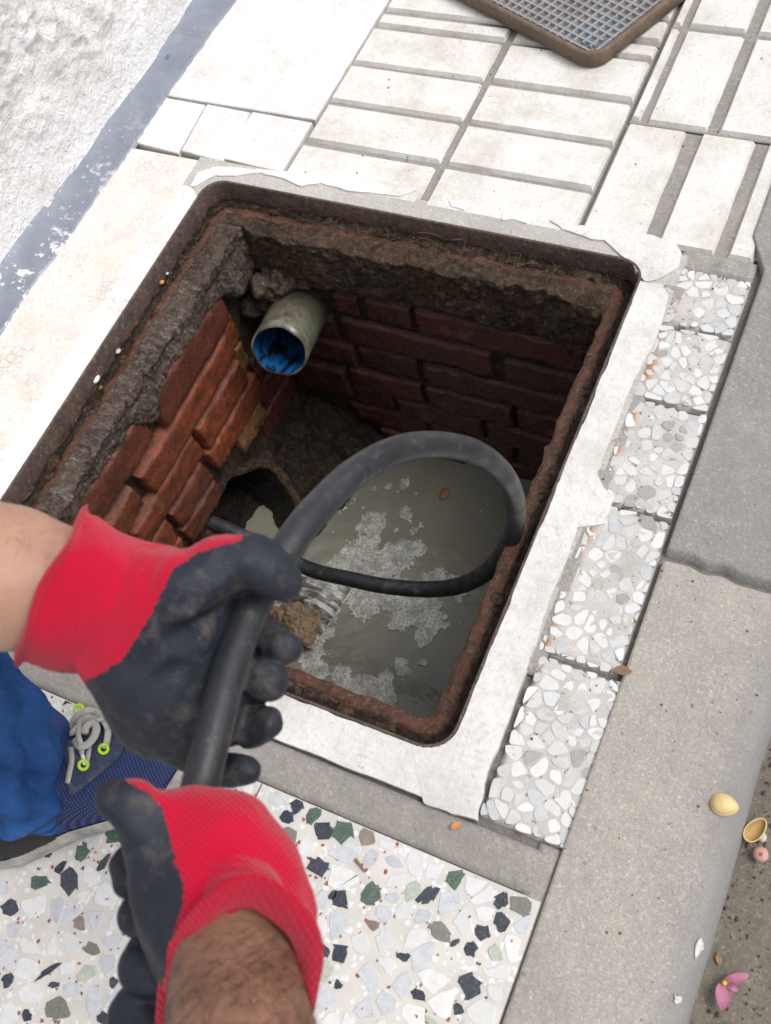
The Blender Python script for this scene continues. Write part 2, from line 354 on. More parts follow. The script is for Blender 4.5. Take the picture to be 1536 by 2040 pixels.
m.col(m.mix(m.math('MULTIPLY', m.mr(m.noise(26, 6, .7, v), .46, .66), m.mr(m.sep(0), -.755, -.68)), (.10,.095,.075), (.72,.74,.74))).bump(m.noise(30, 5, .6, v), 1., .008)
# hose
m = Mat('black_rubber', .48, .45); MT['hose'] = m.m
a = m.mix(m.mr(m.noise(14, 4), .35, .7), (.012,.014,.017), (.026,.029,.034)); a = m.mix(m.mr(m.noise(90, 6, .8, m.vec((1,1,1), warp=.03)), .60, .70, 0, .55), a, (.12,.115,.11)); a = m.mix(m.mr(m.noise(45, 7, .85, m.vec((1,1,1), warp=.05)), .54, .66, 0, .55), a, (.13,.12,.11))
m.col(a).bump(m.noise(240, 4), .25, .0008).rough(m.mr(m.noise(30, 3), .3, .7, .36, .6))
# gloves, skin, cloth
def knit(name, rot, sc):
    m = Mat(name, .9, .1); v = m.vec((1,1,1), rot, warp=.006, wsc=14)
    w = m.wave(sc, v, .4); w2 = m.wave(sc*.8, v, .4, dr='Y')
    k = m.math('MULTIPLY', w, m.mr(w2, 0, 1, .55, 1))
    a = m.mix(m.mr(m.noise(11, 3), .3, .7), (.52,.005,.034), (.43,.004,.028)); a = m.mix(m.mr(k, 0, .6, .38, 0), a, (.27,.002,.015))
    m.col(a).bump(k, .6, .0012).bump(m.noise(30, 3), .35, .004).bump(m.noise(900, 2), .3, .0006); m.b.inputs['Sheen Weight'].default_value = .15; return m.m
MT['knitA'] = knit('red_knit_grid', (.2,.3,1.95), 230.); MT['knitB'] = knit('red_knit_rib', (.2,-.2,1.9), 120.)
m = Mat('navy_latex_coating', .62, .35); MT['coat'] = m.m
a = m.mix(m.mr(m.noise(10, 4), .35, .7), (.010,.013,.024), (.020,.023,.032)); a = m.mix(m.mr(m.noise(30, 6, .8), .52, .68, 0, .75), a, (.085,.072,.062)); a = m.mix(m.mr(m.noise(420, 3), .66, .72, 0, .5), a, (.12,.12,.13))
m.col(a).bump(m.noise(520, 4, .7), .4, .0009).bump(m.noise(24, 3, .5, m.vec((1,1,1), warp=.05, wsc=12)), .35, .006)
def skin(name, c1, c2, c3):
    m = Mat(name, .5, .4); a = m.mix(m.mr(m.noise(22, 4), .35, .68), c1, c2); a = m.mix(m.mr(m.noise(260, 4, .7), .55, .7, 0, .4), a, c3)
    m.col(a).bump(m.vor(650, vec=m.vec((1,1,1), warp=.004, wsc=100)), .35, .0008).bump(m.noise(45, 4), .25, .003)
    m.b.inputs['Subsurface Weight'].default_value = .12; m.b.inputs['Subsurface Radius'].default_value = (.012,.004,.002); return m.m
MT['skinA'] = skin('fair_skin', (.42,.24,.165), (.34,.185,.125), (.27,.135,.09)); MT['skinB'] = skin('tanned_skin', (.25,.128,.082), (.18,.092,.058), (.12,.058,.038))
m = Mat('body_hair', .5, .3); MT['hair'] = m.m; m.col((.018,.011,.008))
m = Mat('blue_work_cloth', .85, .15); MT['cloth'] = m.m
a = m.mix(m.mr(m.noise(16, 4), .35, .7), (.024,.082,.24), (.009,.038,.125)); m.col(m.mix(m.mr(m.noise(240, 3), .66, .74, 0, .35), a, (.12,.2,.35))).bump(m.wave(900, m.vec((1,1,1), (0,.5,.8)), .5), .3, .0005).bump(m.noise(40, 4), .6, .006).bump(m.noise(17, 3, .5, m.vec((1,1,1), warp=.05, wsc=12)), .7, .014)
m = Mat('navy_shoe_mesh', .7, .3); MT['mesh'] = m.m; v = m.vec((1,1,1), (0,0,.75)); w = m.wave(190, v, 1.); w2 = m.wave(110, v, 1., dr='Y'); k = m.math('MULTIPLY', w, w2)
m.col(m.mix(m.mr(k, .2, .75), (.014,.022,.07), (.075,.12,.32))).bump(k, .8, .002)
m = Mat('collar_mesh', .6, .3); MT['collar'] = m.m; d = m.vor(520, rnd=.15); m.col(m.mix(m.mr(d, .2, .38), (.004,.007,.025), (.018,.040,.15))).bump(d, .6, .001)
m = Mat('navy_overlay', .55, .4); MT['overlay'] = m.m; m.col(m.mix(m.mr(m.noise(60, 5, .7), .5, .7, 0, .5), (.016,.024,.065), (.15,.15,.17))).bump(m.noise(300, 4), .3, .001)
m = Mat('dirty_white_sole', .7, .3); MT['sole'] = m.m; m.col(m.mix(m.mr(m.noise(40, 5, .75), .38, .68), (.46,.44,.41), (.20,.18,.16))).bump(m.noise(200, 4), .4, .001)
m = Mat('black_rubber_heel', .5, .4); MT['heel'] = m.m; m.col((.012,.012,.014)).bump(m.noise(160, 4), .3, .001)
m = Mat('grey_lace', .9, .1); MT['lace'] = m.m; k = m.wave(420, m.vec((1,1,1), (.3,.4,.7)), .6); m.col(m.mix(k, (.30,.28,.26), (.56,.54,.51))).bump(k, .6, .0008)
m = Mat('lime_plastic', .45, .5); MT['lime'] = m.m; m.col(m.mix(m.mr(m.noise(90, 4), .45, .7), (.40,.62,.02), (.28,.44,.03)))
m = Mat('white_plastic_tip', .4, .5); MT['aglet'] = m.m; m.col((.62,.62,.62))
# cover
m = Mat('cast_iron_grey', .42, .6, .35); MT['iron'] = m.m
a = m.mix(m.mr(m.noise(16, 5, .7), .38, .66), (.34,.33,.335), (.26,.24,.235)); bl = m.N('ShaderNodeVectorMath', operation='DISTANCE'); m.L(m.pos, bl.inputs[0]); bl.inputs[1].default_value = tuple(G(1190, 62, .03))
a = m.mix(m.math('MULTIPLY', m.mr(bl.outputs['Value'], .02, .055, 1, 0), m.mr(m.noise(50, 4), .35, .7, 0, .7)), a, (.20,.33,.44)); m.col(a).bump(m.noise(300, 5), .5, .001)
m = Mat('iron_pit_dirt', .7, .4); MT['irond'] = m.m
a = m.mix(m.mr(m.noise(50, 5), .4, .65), (.17,.155,.145), (.11,.10,.095)); a = m.mix(m.math('MULTIPLY', m.mr(bl.outputs['Value'], .02, .055, 1, 0), .5) if False else 0., a, (.1,.2,.3)); m.col(a).bump(m.noise(300, 5), .5, .001)
MT['ironrust'] = rust('rusty_rim', (.15,.10,.065), (.10,.07,.05), (.20,.15,.10), .4, .7, .6)
def plain(name, c, r=.6, c2=None, ns=80, sp=.4):
    m = Mat(name, r, sp); m.col(m.mix(m.mr(m.noise(ns, 4), .35, .68), c, c2 or tuple(q*.7 for q in c))).bump(m.noise(ns*4, 4), .35, .0006); return m.m
MT['shell'] = plain('pistachio_shell', (.66,.50,.24), .45, (.56,.42,.20)); MT['shellin'] = plain('shell_inside', (.42,.27,.10), .6)
MT['petal'] = plain('pink_petal', (.40,.16,.24), .6, (.28,.09,.15)); MT['pollen'] = plain('yellow_pollen', (.65,.5,.03), .8)
MT['nut'] = plain('pink_bead', (.55,.30,.24), .6); MT['twig'] = plain('dry_twig', (.16,.11,.065), .8); MT['leaf'] = plain('dry_leaf', (.27,.17,.085), .7, (.16,.09,.05))
MT['orange'] = plain('orange_crumb', (.62,.24,.06), .6); MT['grit'] = plain('pale_grit', (.5,.47,.42), .8); MT['blackm'] = plain('black_insect', (.02,.016,.014), .5); MT['white'] = plain('white_flake', (.8,.79,.76), .6); MT['root'] = plain('brown_roots', (.10,.07,.052), .7)
MT['darkgrit'] = plain('dark_grit', (.07,.052,.038), .8); MT['clump'] = plain('soggy_paper', (.25,.18,.115), .55, (.15,.10,.06), 60); MT['moss'] = plain('moss', (.10,.13,.03), .9)

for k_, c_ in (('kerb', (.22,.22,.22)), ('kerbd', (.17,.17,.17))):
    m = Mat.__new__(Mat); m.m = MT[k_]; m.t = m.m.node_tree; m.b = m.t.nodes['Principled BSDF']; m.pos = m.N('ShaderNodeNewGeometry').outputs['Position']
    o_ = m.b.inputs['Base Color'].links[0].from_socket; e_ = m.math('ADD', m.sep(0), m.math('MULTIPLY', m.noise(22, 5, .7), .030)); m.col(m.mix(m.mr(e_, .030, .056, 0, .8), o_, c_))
m = Mat('faded_white_fleck', .8, .2); m.col(m.mix(m.mr(m.noise(220, 4, .8), .42, .6), (.56,.55,.52), (.42,.40,.37))); MT['white0'] = m.m
# ================================================================ THE SETTING
FX0, FX1, FY0, FY1 = -.832, -.220, .195, .821          # frame outer edge
IX0, IX1, IY0, IY1 = -.795, -.257, .232, .785          # pit walls
def rough_sheet(name, x0, x1, y0, y1, z, mat, res=.006, amp=.0008, parent=None, sc=40., edge=None, th=.004, **k):
    nu, nv = max(3, int((x1-x0)/res)), max(3, int((y1-y0)/res))
    def fn(u, v):
        X = x0+(x1-x0)*u; Y = y0+(y1-y0)*v
        Z = z + amp*fbm(np.stack([X, Y, X*0], -1), sc, 4, 3)
        b = np.minimum(np.minimum(u*(nu-1), (1-u)*(nu-1)), np.minimum(v*(nv-1), (1-v)*(nv-1)))
        Z = np.where(b < .5, z-th, Z)
        if edge is not None: X, Y = edge(X, Y, u, v)
        return np.stack([X, Y, Z], -1)
    P, f = grid(nu, nv, fn); return mk(name, P, f, mat, parent, **k)
# ground far around and the bedding under all paving, as four sheets round the pit
mb = MB()
for x0, x1, y0, y1 in ((-1.02, FX0, -4, 5), (FX1, .03, -4, 5), (FX0, FX1, -4, FY0), (FX0, FX1, FY1, 5)): mb.add(*box(x0, x1, y0, y1, -.06, -.010))
pav = mb.build('pavement', MT['joint'], smooth=False, kind='structure', label='light paved footpath of mixed tiles around the open manhole')
mk('ground', *box(-40, 40, -40, 40, -2.2, -2.0), MT['road'], smooth=False, kind='structure')

# kerb : a grey newer slab and a paler older slab with rounded outer edge
def kerb_fn(y0, y1, dz):
    def fn(u, v):
        wav = .0012*vnoise(np.stack([v*0, (y0+(y1-y0)*v)*14, v*0], -1), 4)
        s = u; X = np.where(s < .8, -.094 + (s/.8)*.118, 0); t = np.clip((s-.8)/.2, 0, 1)
        X = np.where(s < .8, X, .024 + .026*np.sin(t*math.pi/2)); Z = np.where(s < .8, 0, -.026*(1-np.cos(t*math.pi/2)))
        Z = np.where(s > .985, -.10, Z); Y = y0+(y1-y0)*v
        X = X + np.where(s < .02, wav*.8, np.where(s > .78, wav, 0))
        Z = Z + dz + .0009*fbm(np.stack([X, Y, X*0], -1), 60, 4, 9) + .0012*fbm(np.stack([X, Y, X*0], -1), 14, 2, 2)
        Z = np.where((s < .012) | (v < .002) | (v > .998), -.03, Z)
        return np.stack([X, Y, Z], -1)
    return fn
def crackedge(n, y, amp, seed, x0=-.094, x1=.05):
    return None
kerb = empty('kerb', (-.03, .4, 0), kind='structure', label='long concrete kerb running along the right of the paving')
P, f = grid(46, 420, kerb_fn(-.9, .459, 0)); P[:,1] += np.clip((P[:,1]-.42)/.04, 0, 1)*.0028*vnoise(np.stack([P[:,0]*60, P[:,0]*0, P[:,0]*0], -1), 5)
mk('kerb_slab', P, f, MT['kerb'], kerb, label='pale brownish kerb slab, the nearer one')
P, f = grid(46, 420, kerb_fn(.462, 2.6, .003)); P[:,1] += np.clip((.51-P[:,1])/.04, 0, 1)*.0028*vnoise(np.stack([P[:,0]*60, P[:,0]*0, P[:,0]*0], -1), 5)
P[:,0] = np.where((P[:,1] > .84) & (P[:,0] < -.06), P[:,0]-.025*np.clip((P[:,1]-.84)/.05, 0, 1), P[:,0])
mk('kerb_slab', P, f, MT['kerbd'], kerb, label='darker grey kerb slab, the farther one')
# gutter / road beside the kerb
def rf(u, v):
    X = .045 + (1.9*u**2.2); Y = -1.2 + 3.6*v; Z = -.030 + .004*fbm(np.stack([X, Y, X*0], -1), 30, 4, 1) + .0015*fbm(np.stack([X, Y, X*0], -1), 160, 3, 8)
    return np.stack([X, Y, Z], -1)
P, f = grid(150, 420, rf); mk('road', P, f, MT['road'], kind='structure', label='dirty gutter and road below the kerb')

# wall : roughcast at left
wall = empty('house_wall', (-1.06, .9, 0), label='rough whitewashed house wall rising at the left of the footpath', cat='wall')
def wf(u, v):
    Y = -.6+2.9*u; Z = 1.3*v**1.6
    Pn = np.stack([Y*0, Y, Z], -1); r = fbm(Pn, 42, 4, 5); r = np.maximum(r, -.15)
    a = np.clip((Z-.04)/.08, .12, 1)
    X = -1.041 + .018*np.sin(Y*7+1)*.3 - .05*Z*.3 + a*(.010*r + .005*np.maximum(fbm(Pn, 110, 3, 8), 0)) + .006*fbm(Pn, 9, 2, 3) + .010*np.exp(-Z/.012)
    return np.stack([X, Y, Z], -1)
P, f = grid(760, 260, wf); mk('plaster', P, f, MT['wall'], wall)
mk('wall_core', *box(-1.35, -1.075, -.6, 2.3, -.05, 1.3), MT['wall'], wall, smooth=False)
# grey painted skirting band, coved against the wall
def gf(u, v):
    Y = -.6+2.9*v; e = .005*fbm(np.stack([Y*0, Y, Y*0], -1), 12, 4, 6) + .0015*vnoise(np.stack([Y*0, Y*150, Y*0], -1), 2); bend = .018*np.clip((Y-.85)/.35, 0, 1) - .012*np.clip((.65-Y)/.2, 0, 1)
    X = -1.052 + (.070+e+bend*.2)*u; Z = .0022 + .022*(1-u)**2.6 + .0009*fbm(np.stack([X, Y, X*0], -1), 55, 4, 6)
    Z = np.where(u > .97, -.003, Z); return np.stack([X, Y, Z], -1)
P, f = grid(30, 620, gf); mk('grey_skirting', P, f, MT['grey'], wall, label='glossy grey painted band along the foot of the wall')

for a, b, w, h, an in ((1395,1885,5,13,.1),(1350,1992,6,7,.3)):
    c_ = G(a, b); rg_ = np.random.default_rng(a); th_ = np.linspace(0, 2*math.pi, 11)[:-1]; q = np.column_stack([c_[0]+w*.00052*np.cos(th_)*(1+.3*rg_.normal(size=10)), c_[1]+h*.00058*np.sin(th_)*(1+.3*rg_.normal(size=10))])
    zt_ = np.array([(-.026*(1-math.cos(math.asin(min(1, max(0, (x-.024)/.026)))))) for x in q[:,0]]); zt_ += .0018
    v_ = np.concatenate([np.column_stack([q, zt_]), np.column_stack([q, zt_-.003])]); mk('paint_fleck', v_, [list(range(10))]+[(k, 10+k, 10+(k+1)%10, (k+1)%10) for k in range(10)], MT['white0'], kerb, smooth=False)
# ---- left slabs
mk('paving_slab', *box(-1.0, -.735, .960, 1.40, -.02, -.0006, .0012), MT['slab'], pav, smooth=False, label='large smooth white slab beside the wall')
mk('paving_slab', *box(-1.0, -.735, 1.406, 1.86, -.02, -.0006, .0012), MT['slab'], pav, smooth=False)
xs = [-1.0, -.905, -.836, -.735]
for i in range(3):
    v, f = prism([(xs[i]+.0012, .862), (xs[i+1]-.0012+.006*(i == 1), .856), (xs[i+1]-.0012-.008*(i == 0)+.010*(i == 1)*0, .954), (xs[i]+.0012-.008*(i == 1), .956)], -.02, -.0004, .0012); mk('paving_slab', v, f, MT['slab'], pav, smooth=False, label='cracked white slab piece behind the manhole' if i == 1 else None)
rough_sheet('painted_terrazzo', -1.0, -.867, .20, .853, -.0006, MT['oldter'], .004, .0006, pav, 60, label='painted over terrazzo with pinkish worn patches beside the manhole')

# ---- mosaic tiles with raised bars
def mosaic(x0, x1, y0, y1, bars, label=None):
    t = mk('paving_tile', *box(x0, x1, y0, y1, -.03, -.0062), MT['tilebase'], pav, smooth=False, **({'label': label} if label else {}))
    for a, b, c, d in bars:
        j = lambda: random.uniform(-.0012, .0012)
        xa, xb, ya, yb = a+j()-.0016, b+j()+.0016, c+j()-.0018, d+j()+.0018; nx = max(2, int((xb-xa)/.02)); ny = max(2, int((yb-ya)/.02)); z = random.uniform(-.0008, .0002)
        ed = [(xa+(xb-xa)*i/nx, ya) for i in range(nx)]+[(xb, ya+(yb-ya)*i/ny) for i in range(ny)]+[(xb-(xb-xa)*i/nx, yb) for i in range(nx)]+[(xa, yb-(yb-ya)*i/ny) for i in range(ny)]
        ed = [(x+random.uniform(-.0006,.0006), y+random.uniform(-.0006,.0006)) for x, y in ed]
        c0 = np.mean(ed, 0); n = len(ed); e = np.array(ed)
        inn = np.column_stack([np.clip(e[:,0], xa+.0028, xb-.0028), np.clip(e[:,1], ya+.0028, yb-.0028)])
        v = np.concatenate([np.column_stack([e, np.full(n, -.0065)]), np.column_stack([inn, np.full(n, z)])])
        f = [(i, (i+1)%n, (i+1)%n+n, i+n) for i in range(n)] + [[n+i for i in range(n)]]
        mk('raised_bar', v, f, MT['bar'], t, smooth=False)
R1 = [(.846,.912),(.925,.992),(1.004,1.073),(1.086,1.154),(1.167,1.187)]
mosaic(-.733, -.317, .838, 1.189, [(a, b, c, d) for c, d in R1 for a, b in ((-.729,-.531),(-.517,-.321))], 'white tile of horizontal bars right behind the manhole')
R2 = [(1.202,1.236),(1.249,1.318),(1.331,1.40),(1.413,1.482),(1.495,1.56),(1.572,1.592)]
mosaic(-.733, -.317, 1.192, 1.60, [(a, b, c, d) for c, d in R2 for a, b in ((-.729,-.531),(-.517,-.321))], 'white tile of horizontal bars lying under the iron cover')
mosaic(-.313, -.106, .855, 1.043, [(-.309,-.237,.858,1.040),(-.215,-.152,.858,1.040),(-.135,-.109,.858,1.040)], 'white tile of upright bars at the right behind the manhole')
mosaic(-.313, .0, 1.047, 1.45, [(a, b, c, d) for c, d in ((1.052,1.224),(1.238,1.445)) for a, b in ((-.310,-.302),(-.288,-.216),(-.198,-.130),(-.113,-.045),(-.03,-.003))], 'white tile of upright bars at the far right')
mosaic(-.313, .0, 1.454, 1.86, [(a, b, c, d) for c, d in ((1.458,1.65),(1.664,1.855)) for a, b in ((-.310,-.302),(-.288,-.216),(-.198,-.130),(-.113,-.045),(-.03,-.003))])

# ---- surround of the frame: grey mortar sheet then flaking white paint laid on it
def jag(pts, n=24, amp=.0022, seed=0, close=True):
    out = []; m_ = len(pts)
    for i in range(m_):
        a, b = np.array(pts[i]), np.array(pts[(i+1) % m_]); L = np.linalg.norm(b-a); k = max(2, int(L/.004))
        nrm = np.array([b[1]-a[1], a[0]-b[0]])/(L+1e-9)
        for t in np.linspace(0, 1, k, endpoint=False):
            p = a+(b-a)*t; w = 1.; out.append(p + nrm*amp*(fbm(np.array([[p[0], p[1], seed]]), 45, 4, seed)[0])*w*min(1, 4*t+.2, 4*(1-t)+.2))
    return out
import bmesh
def plate(name, pts, z0, z1, mat, parent, amp=.0022, seed=0, subdiv=True, **k):
    q = jag(pts, amp=amp, seed=seed); bm = bmesh.new(); vs = [bm.verts.new((x, y, z1)) for x, y in q]
    vb = [bm.verts.new((x, y, z0)) for x, y in q]; n = len(q)
    fc = bm.faces.new(vs)
    for i in range(n): bm.faces.new((vb[i], vb[(i+1) % n], vs[(i+1) % n], vs[i]))
    bmesh.ops.recalc_face_normals(bm, faces=bm.faces[:]); bmesh.ops.triangulate(bm, faces=[fc])
    v = [w.co[:] for w in bm.verts]; bm.verts.index_update(); f = [[w.index for w in g.verts] for g in bm.faces]; bm.free()
    return mk(name, v, f, mat, parent, smooth=False, **k)
def arc(cx, cy, a0, a1, r=.0315, n=7): return [(cx+r*math.cos(math.radians(a0+(a1-a0)*k/n)), cy+r*math.sin(math.radians(a0+(a1-a0)*k/n))) for k in range(n+1)]
def gp(*p): return [tuple(G(a, b)[:2]) for a, b in p]
sur = [(-.866,.20,FX0,.853),(FX1,.19,-.183,.853)]
plate('mortar_surround', [(-.868,.19),(FX0-.001,.19),*arc(FX0+.03,FY1-.03,180,90),*arc(FX1-.03,FY1-.03,90,0),(FX1+.001,.19),(-.178,.19),(-.178,.845),(-.30,.852),(-.868,.857)], -.012, -.0008, MT['sur'], pav, .001, 3, label='grey mortar border holding the iron frame')
# left painted strip
plate('painted_border', [(-.868,.14),(FX0-.0015,.14),(FX0-.0015,.786),(-.852,.80),(-.868,.80)], -.008, .0012, MT['slab'], pav, .0012, 5, label='bright white border strip left of the frame')
# far side white flakes (traced on the ground)
plate('painted_border', gp((395,345),(430,333),(600,345),(760,370),(830,380),(795,392),(740,385),(690,380),(640,365),(600,372),(560,355),(520,345),(470,352),(430,350),(390,372),(380,372)), -.006, .0016, MT['slab'], pav, .0022, 6)
plate('paint_flake', gp((895,400),(925,402),(938,412),(925,420),(900,412)), -.006, .0014, MT['white'], pav, .0012, 7)
plate('paint_flake', gp((1003,424),(1030,422),(1062,434),(1050,446),(1020,438),(1000,440)), -.006, .0014, MT['white'], pav, .0015, 8)
plate('painted_border', gp((1095,440),(1150,450),(1245,460),(1300,470),(1345,485),(1358,505),(1350,535),(1315,555),(1285,562),(1255,520),(1232,505),(1205,480),(1178,478),(1160,470),(1120,458)), -.006, .0018, MT['band'], pav, .0022, 9, label='thick cracked white paint at the far right corner of the frame')
# right painted band
plate('painted_border', gp((1275,562),(1318,568),(1332,590),(1325,620),(1300,690),(1262,760),(1245,800),(1215,880),(1190,945),(1205,975),(1225,990),(1215,1020),(1205,1045),(1150,1052),(1135,1100),(1105,1170),(1075,1260),(1050,1330),(1005,1455),(965,1560),(952,1636),(900,1622),(845,1600),(860,1560),(800,1500))[:-2]+[(-.255,FY0-.0015),*arc(FX1-.03,FY0+.03,-90,0),(FX1+.0015,FY1-.06)], -.006, .0020, MT['band'], pav, .0020, 10, label='long cracked white painted border right of the frame')
# near painted band
plate('painted_border', [(-.90,.150),(-.40,.150),(-.200,.152),(-.205,.176),(-.235,.1935),(-.40,.1935),(-.90,.1935)], -.006, .0016, MT['band'], pav, .0016, 11, label='white painted border in front of the frame')
# cement patches
rough_sheet('cement_band', -.92, -.094, .108, .148, -.0030, MT['cement'], .003, .0022, pav, 45, label='rough grey cement band between white border and dark chipped terrazzo')
rough_sheet('cement_joint', -.112, -.090, -.9, .155, -.0035, MT['cement'], .003, .002, pav, 45)
rough_sheet('cement_joint', -.187, -.10, .826, .856, -.0028, MT['cement'], .003, .003, pav, 60)
rough_sheet('cement_patch', -.106, -.0, .86, 1.046, -.0022, MT['kerbd'], .004, .002, pav, 40)
rough_sheet('cement_joint', -.195, -.165, .30, .80, -.0014, MT['cement'], .003, .002, pav, 45)

# ---- terrazzo: chips laid in a cement bed, every chip a solid of its own
def clip(poly, p, n):
    out = []; m_ = len(poly)
    for i in range(m_):
        a, b = poly[i], poly[(i+1) % m_]; da, db = (a-p)@n, (b-p)@n
        if da <= 0: out.append(a)
        if da*db < 0: out.append(a+(b-a)*da/(da-db))
    return out
def cells(x0, x1, y0, y1, sp, seed, fixed=(), vr=(.45, 1.15)):
    rg = np.random.default_rng(seed); pts = []
    for k in range(6000):
        p = np.array([rg.uniform(x0, x1), rg.uniform(y0, y1)])
        if all(np.hypot(*(p-q)) > sp*rg.uniform(vr[0], vr[1]) for q in pts) and all(np.hypot(*(p-np.array(c[:2]))) > c[2]+sp*.40 for c in fixed): pts.append(p)
        if len(pts) > (x1-x0)*(y1-y0)/sp**2*1.35: break
    P = np.array(pts); out = []
    allp = P if not len(fixed) else np.concatenate([P, np.array([c[:2] for c in fixed])]); 
    for i, p in enumerate(P):
        poly = [np.array(q) for q in ((x0,y0),(x1,y0),(x1,y1),(x0,y1))]
        for j in np.argsort(np.hypot(*(allp-p).T))[1:14]:
            q = allp[j]; d = q-p; L = np.hypot(*d); w = .5
            if j >= len(P): w = max(.15, (L-fixed[j-len(P)][2])/L)
            poly = clip(poly, p+d*w, d/L)
            if len(poly) < 3: break
        if len(poly) < 3: continue
        out.append((p, np.array(poly)))
    return out
def chip_poly(poly, shrink, rg, jit):
    c = poly.mean(0); q = []
    m_ = len(poly)
    for i in range(m_):
        a, b = poly[i], poly[(i+1) % m_]
        if np.hypot(*(b-a)) < .0012: continue
        q.append(a*.85+b*.15); q.append(a*.5+b*.5)
    q = c+(np.array(q)-c)*shrink if len(q) > 2 else poly
    return q + rg.uniform(-jit, jit, q.shape)
def blob(c, rx, ry, ang, rg, n=13, jit=.30):
    th = np.sort(rg.uniform(0, 2*math.pi, n)*.35 + np.arange(n)*2*math.pi/n*.65*1.54) % (2*math.pi); th = np.sort(th)
    r = 1+rg.uniform(-jit, jit*.6, n); p = np.column_stack([rx*r*np.cos(th), ry*r*np.sin(th)]); ca, sa = math.cos(ang), math.sin(ang)
    return np.array(c)+p@np.array([[ca, sa],[-sa, ca]])
def chaikin(q):
    a = q*.75+np.roll(q, -1, 0)*.25; b = q*.25+np.roll(q, -1, 0)*.75; return np.stack([a, b], 1).reshape(-1, 2)
# pebble strip tiles
for ti, (x0, x1, y0, y1, lab) in enumerate(((-.181,-.100,.744,.826,'terrazzo tile of white pebbles at the far end of the strip'),(-.180,-.099,.640,.741,'terrazzo tile of white pebbles with rust stain along its left edge'),
        (-.178,-.097,.504,.637,'terrazzo tile of white pebbles with a dark grey blotch'),(-.176,-.096,.326,.501,'terrazzo tile of white pebbles in the middle of the strip'),(-.172,-.088,.156,.322,'terrazzo tile of white pebbles at the near end of the strip'))):
    rough = rough_sheet('terrazzo_tile', x0, x1, y0, y1, -.0016, MT['pebmat'], .004, .0009, pav, 90, th=.008, label=lab)
    rg = np.random.default_rng(50+ti)
    for p, poly in cells(x0, x1, y0, y1, .0155, 20+ti, vr=(.34, 1.25)):
        if rg.random() < .06: continue
        q = chip_poly(poly, rg.choice([rg.uniform(.6,.8), rg.uniform(.84, .99)], p=[.15,.85]), rg, .0006); q = (q-q.mean(0))@np.array([[rg.uniform(.9,1.03),0],[0,rg.uniform(.9,1.03)]])+q.mean(0); k = rg.choice(['s','s','s','t','w','q'], p=[.20,.14,.14,.26,.20,.06])
        if ti == 2 and np.hypot(*(p-G(1355,865)[:2])) < .016: k = 'q'
        q = chaikin(q); v, f = prism(q, -.006, -.0011+rg.uniform(-.0006,.0003), .0003); mk('pebble', v, f, CH[k], rough, smooth=False)
# dark-chipped terrazzo
DK = [(475,1594,12,20,0,'n'),(592,1602,16,26,.3,'n'),(573,1628,17,15,0,'n'),(627,1623,14,22,0,'g'),(642,1654,20,20,0,'n'),(576,1665,22,20,0,'y'),(542,1675,11,27,0,'n'),(683,1655,24,27,0,'g'),(730,1665,25,18,-.3,'b'),
 (634,1726,27,18,.3,'n'),(588,1742,15,17,.3,'p'),(681,1791,20,24,0,'n'),(663,1783,8,12,0,'n'),(738,1782,21,30,-.2,'g'),(822,1775,16,25,-.2,'p'),(855,1782,13,30,-.4,'n'),(905,1749,21,25,0,'g'),(998,1794,14,20,-.2,'n'),(1035,1803,23,24,0,'y'),
 (1001,1836,22,22,0,'n'),(1056,1843,20,20,.3,'g'),(962,1858,18,20,0,'n'),(878,1855,30,17,.15,'y'),(744,1843,16,11,.4,'b'),(644,1892,19,11,.1,'n'),(677,1897,19,21,0,'n'),(805,1906,18,9,.4,'n'),(937,1892,14,20,0,'n'),(905,1878,6,14,-.3,'n'),
 (988,1901,16,20,.5,'p'),(648,1934,18,24,.3,'p'),(673,1961,11,10,0,'n'),(937,1965,31,29,0,'n'),(833,1983,17,15,.4,'n'),(913,2012,14,12,-.6,'n'),(860,2036,18,8,0,'p'),
 (227,1662,19,22,0,'g'),(162,1700,16,22,0,'g'),(205,1720,10,22,0,'n'),(120,1727,9,17,.2,'n'),(136,1756,25,25,-.5,'n'),(77,1760,22,19,.5,'g'),(19,1810,20,19,0,'n'),(158,1840,17,15,0,'b'),(182,1889,18,14,.6,'y'),(95,1934,6,36,-.25,'n'),
 (107,1962,14,7,.7,'n'),(173,1938,16,27,-.3,'p'),(14,1955,13,17,.4,'n'),(112,2011,28,25,.5,'y'),(52,2025,13,12,0,'n'),(225,1957,10,12,0,'n'),(206,2030,17,14,0,'n'),(90,1697,15,10,.2,'n'),(8,1345,12,25,.2,'g'),(20,1365,18,9,.1,'n'),
 (86,1397,18,9,.1,'n'),(45,1362,13,12,0,'l'),(143,1385,8,22,0,'n'),(190,1600,6,9,0,'n'),(420,1720,14,16,0,'n'),(330,1640,16,18,0,'g'),(470,1760,15,20,0,'n'),(560,1850,14,18,0,'n')]
fx = []
for a, b, rx, ry, an, k in DK:
    c = G(a, b); sx = abs(G(a+rx, b)[0]-G(a-rx, b)[0])/2; sy = np.linalg.norm(G(a, b+ry)-G(a, b-ry))/2; fx.append((c[0], c[1], (sx+sy)/2, sx*1.05, sy*.95, an-.3, k))
rx_ = np.random.default_rng(99)
TT = [(-.378,-.0935,-.185,.1065,'terrazzo tile with dark blue and green chips at the near right'),(-.672,-.3795,-.185,.1065,'terrazzo tile with dark chips under the shoe'),(-.986,-.6735,-.185,.1065,'terrazzo tile with dark chips at the far left')]
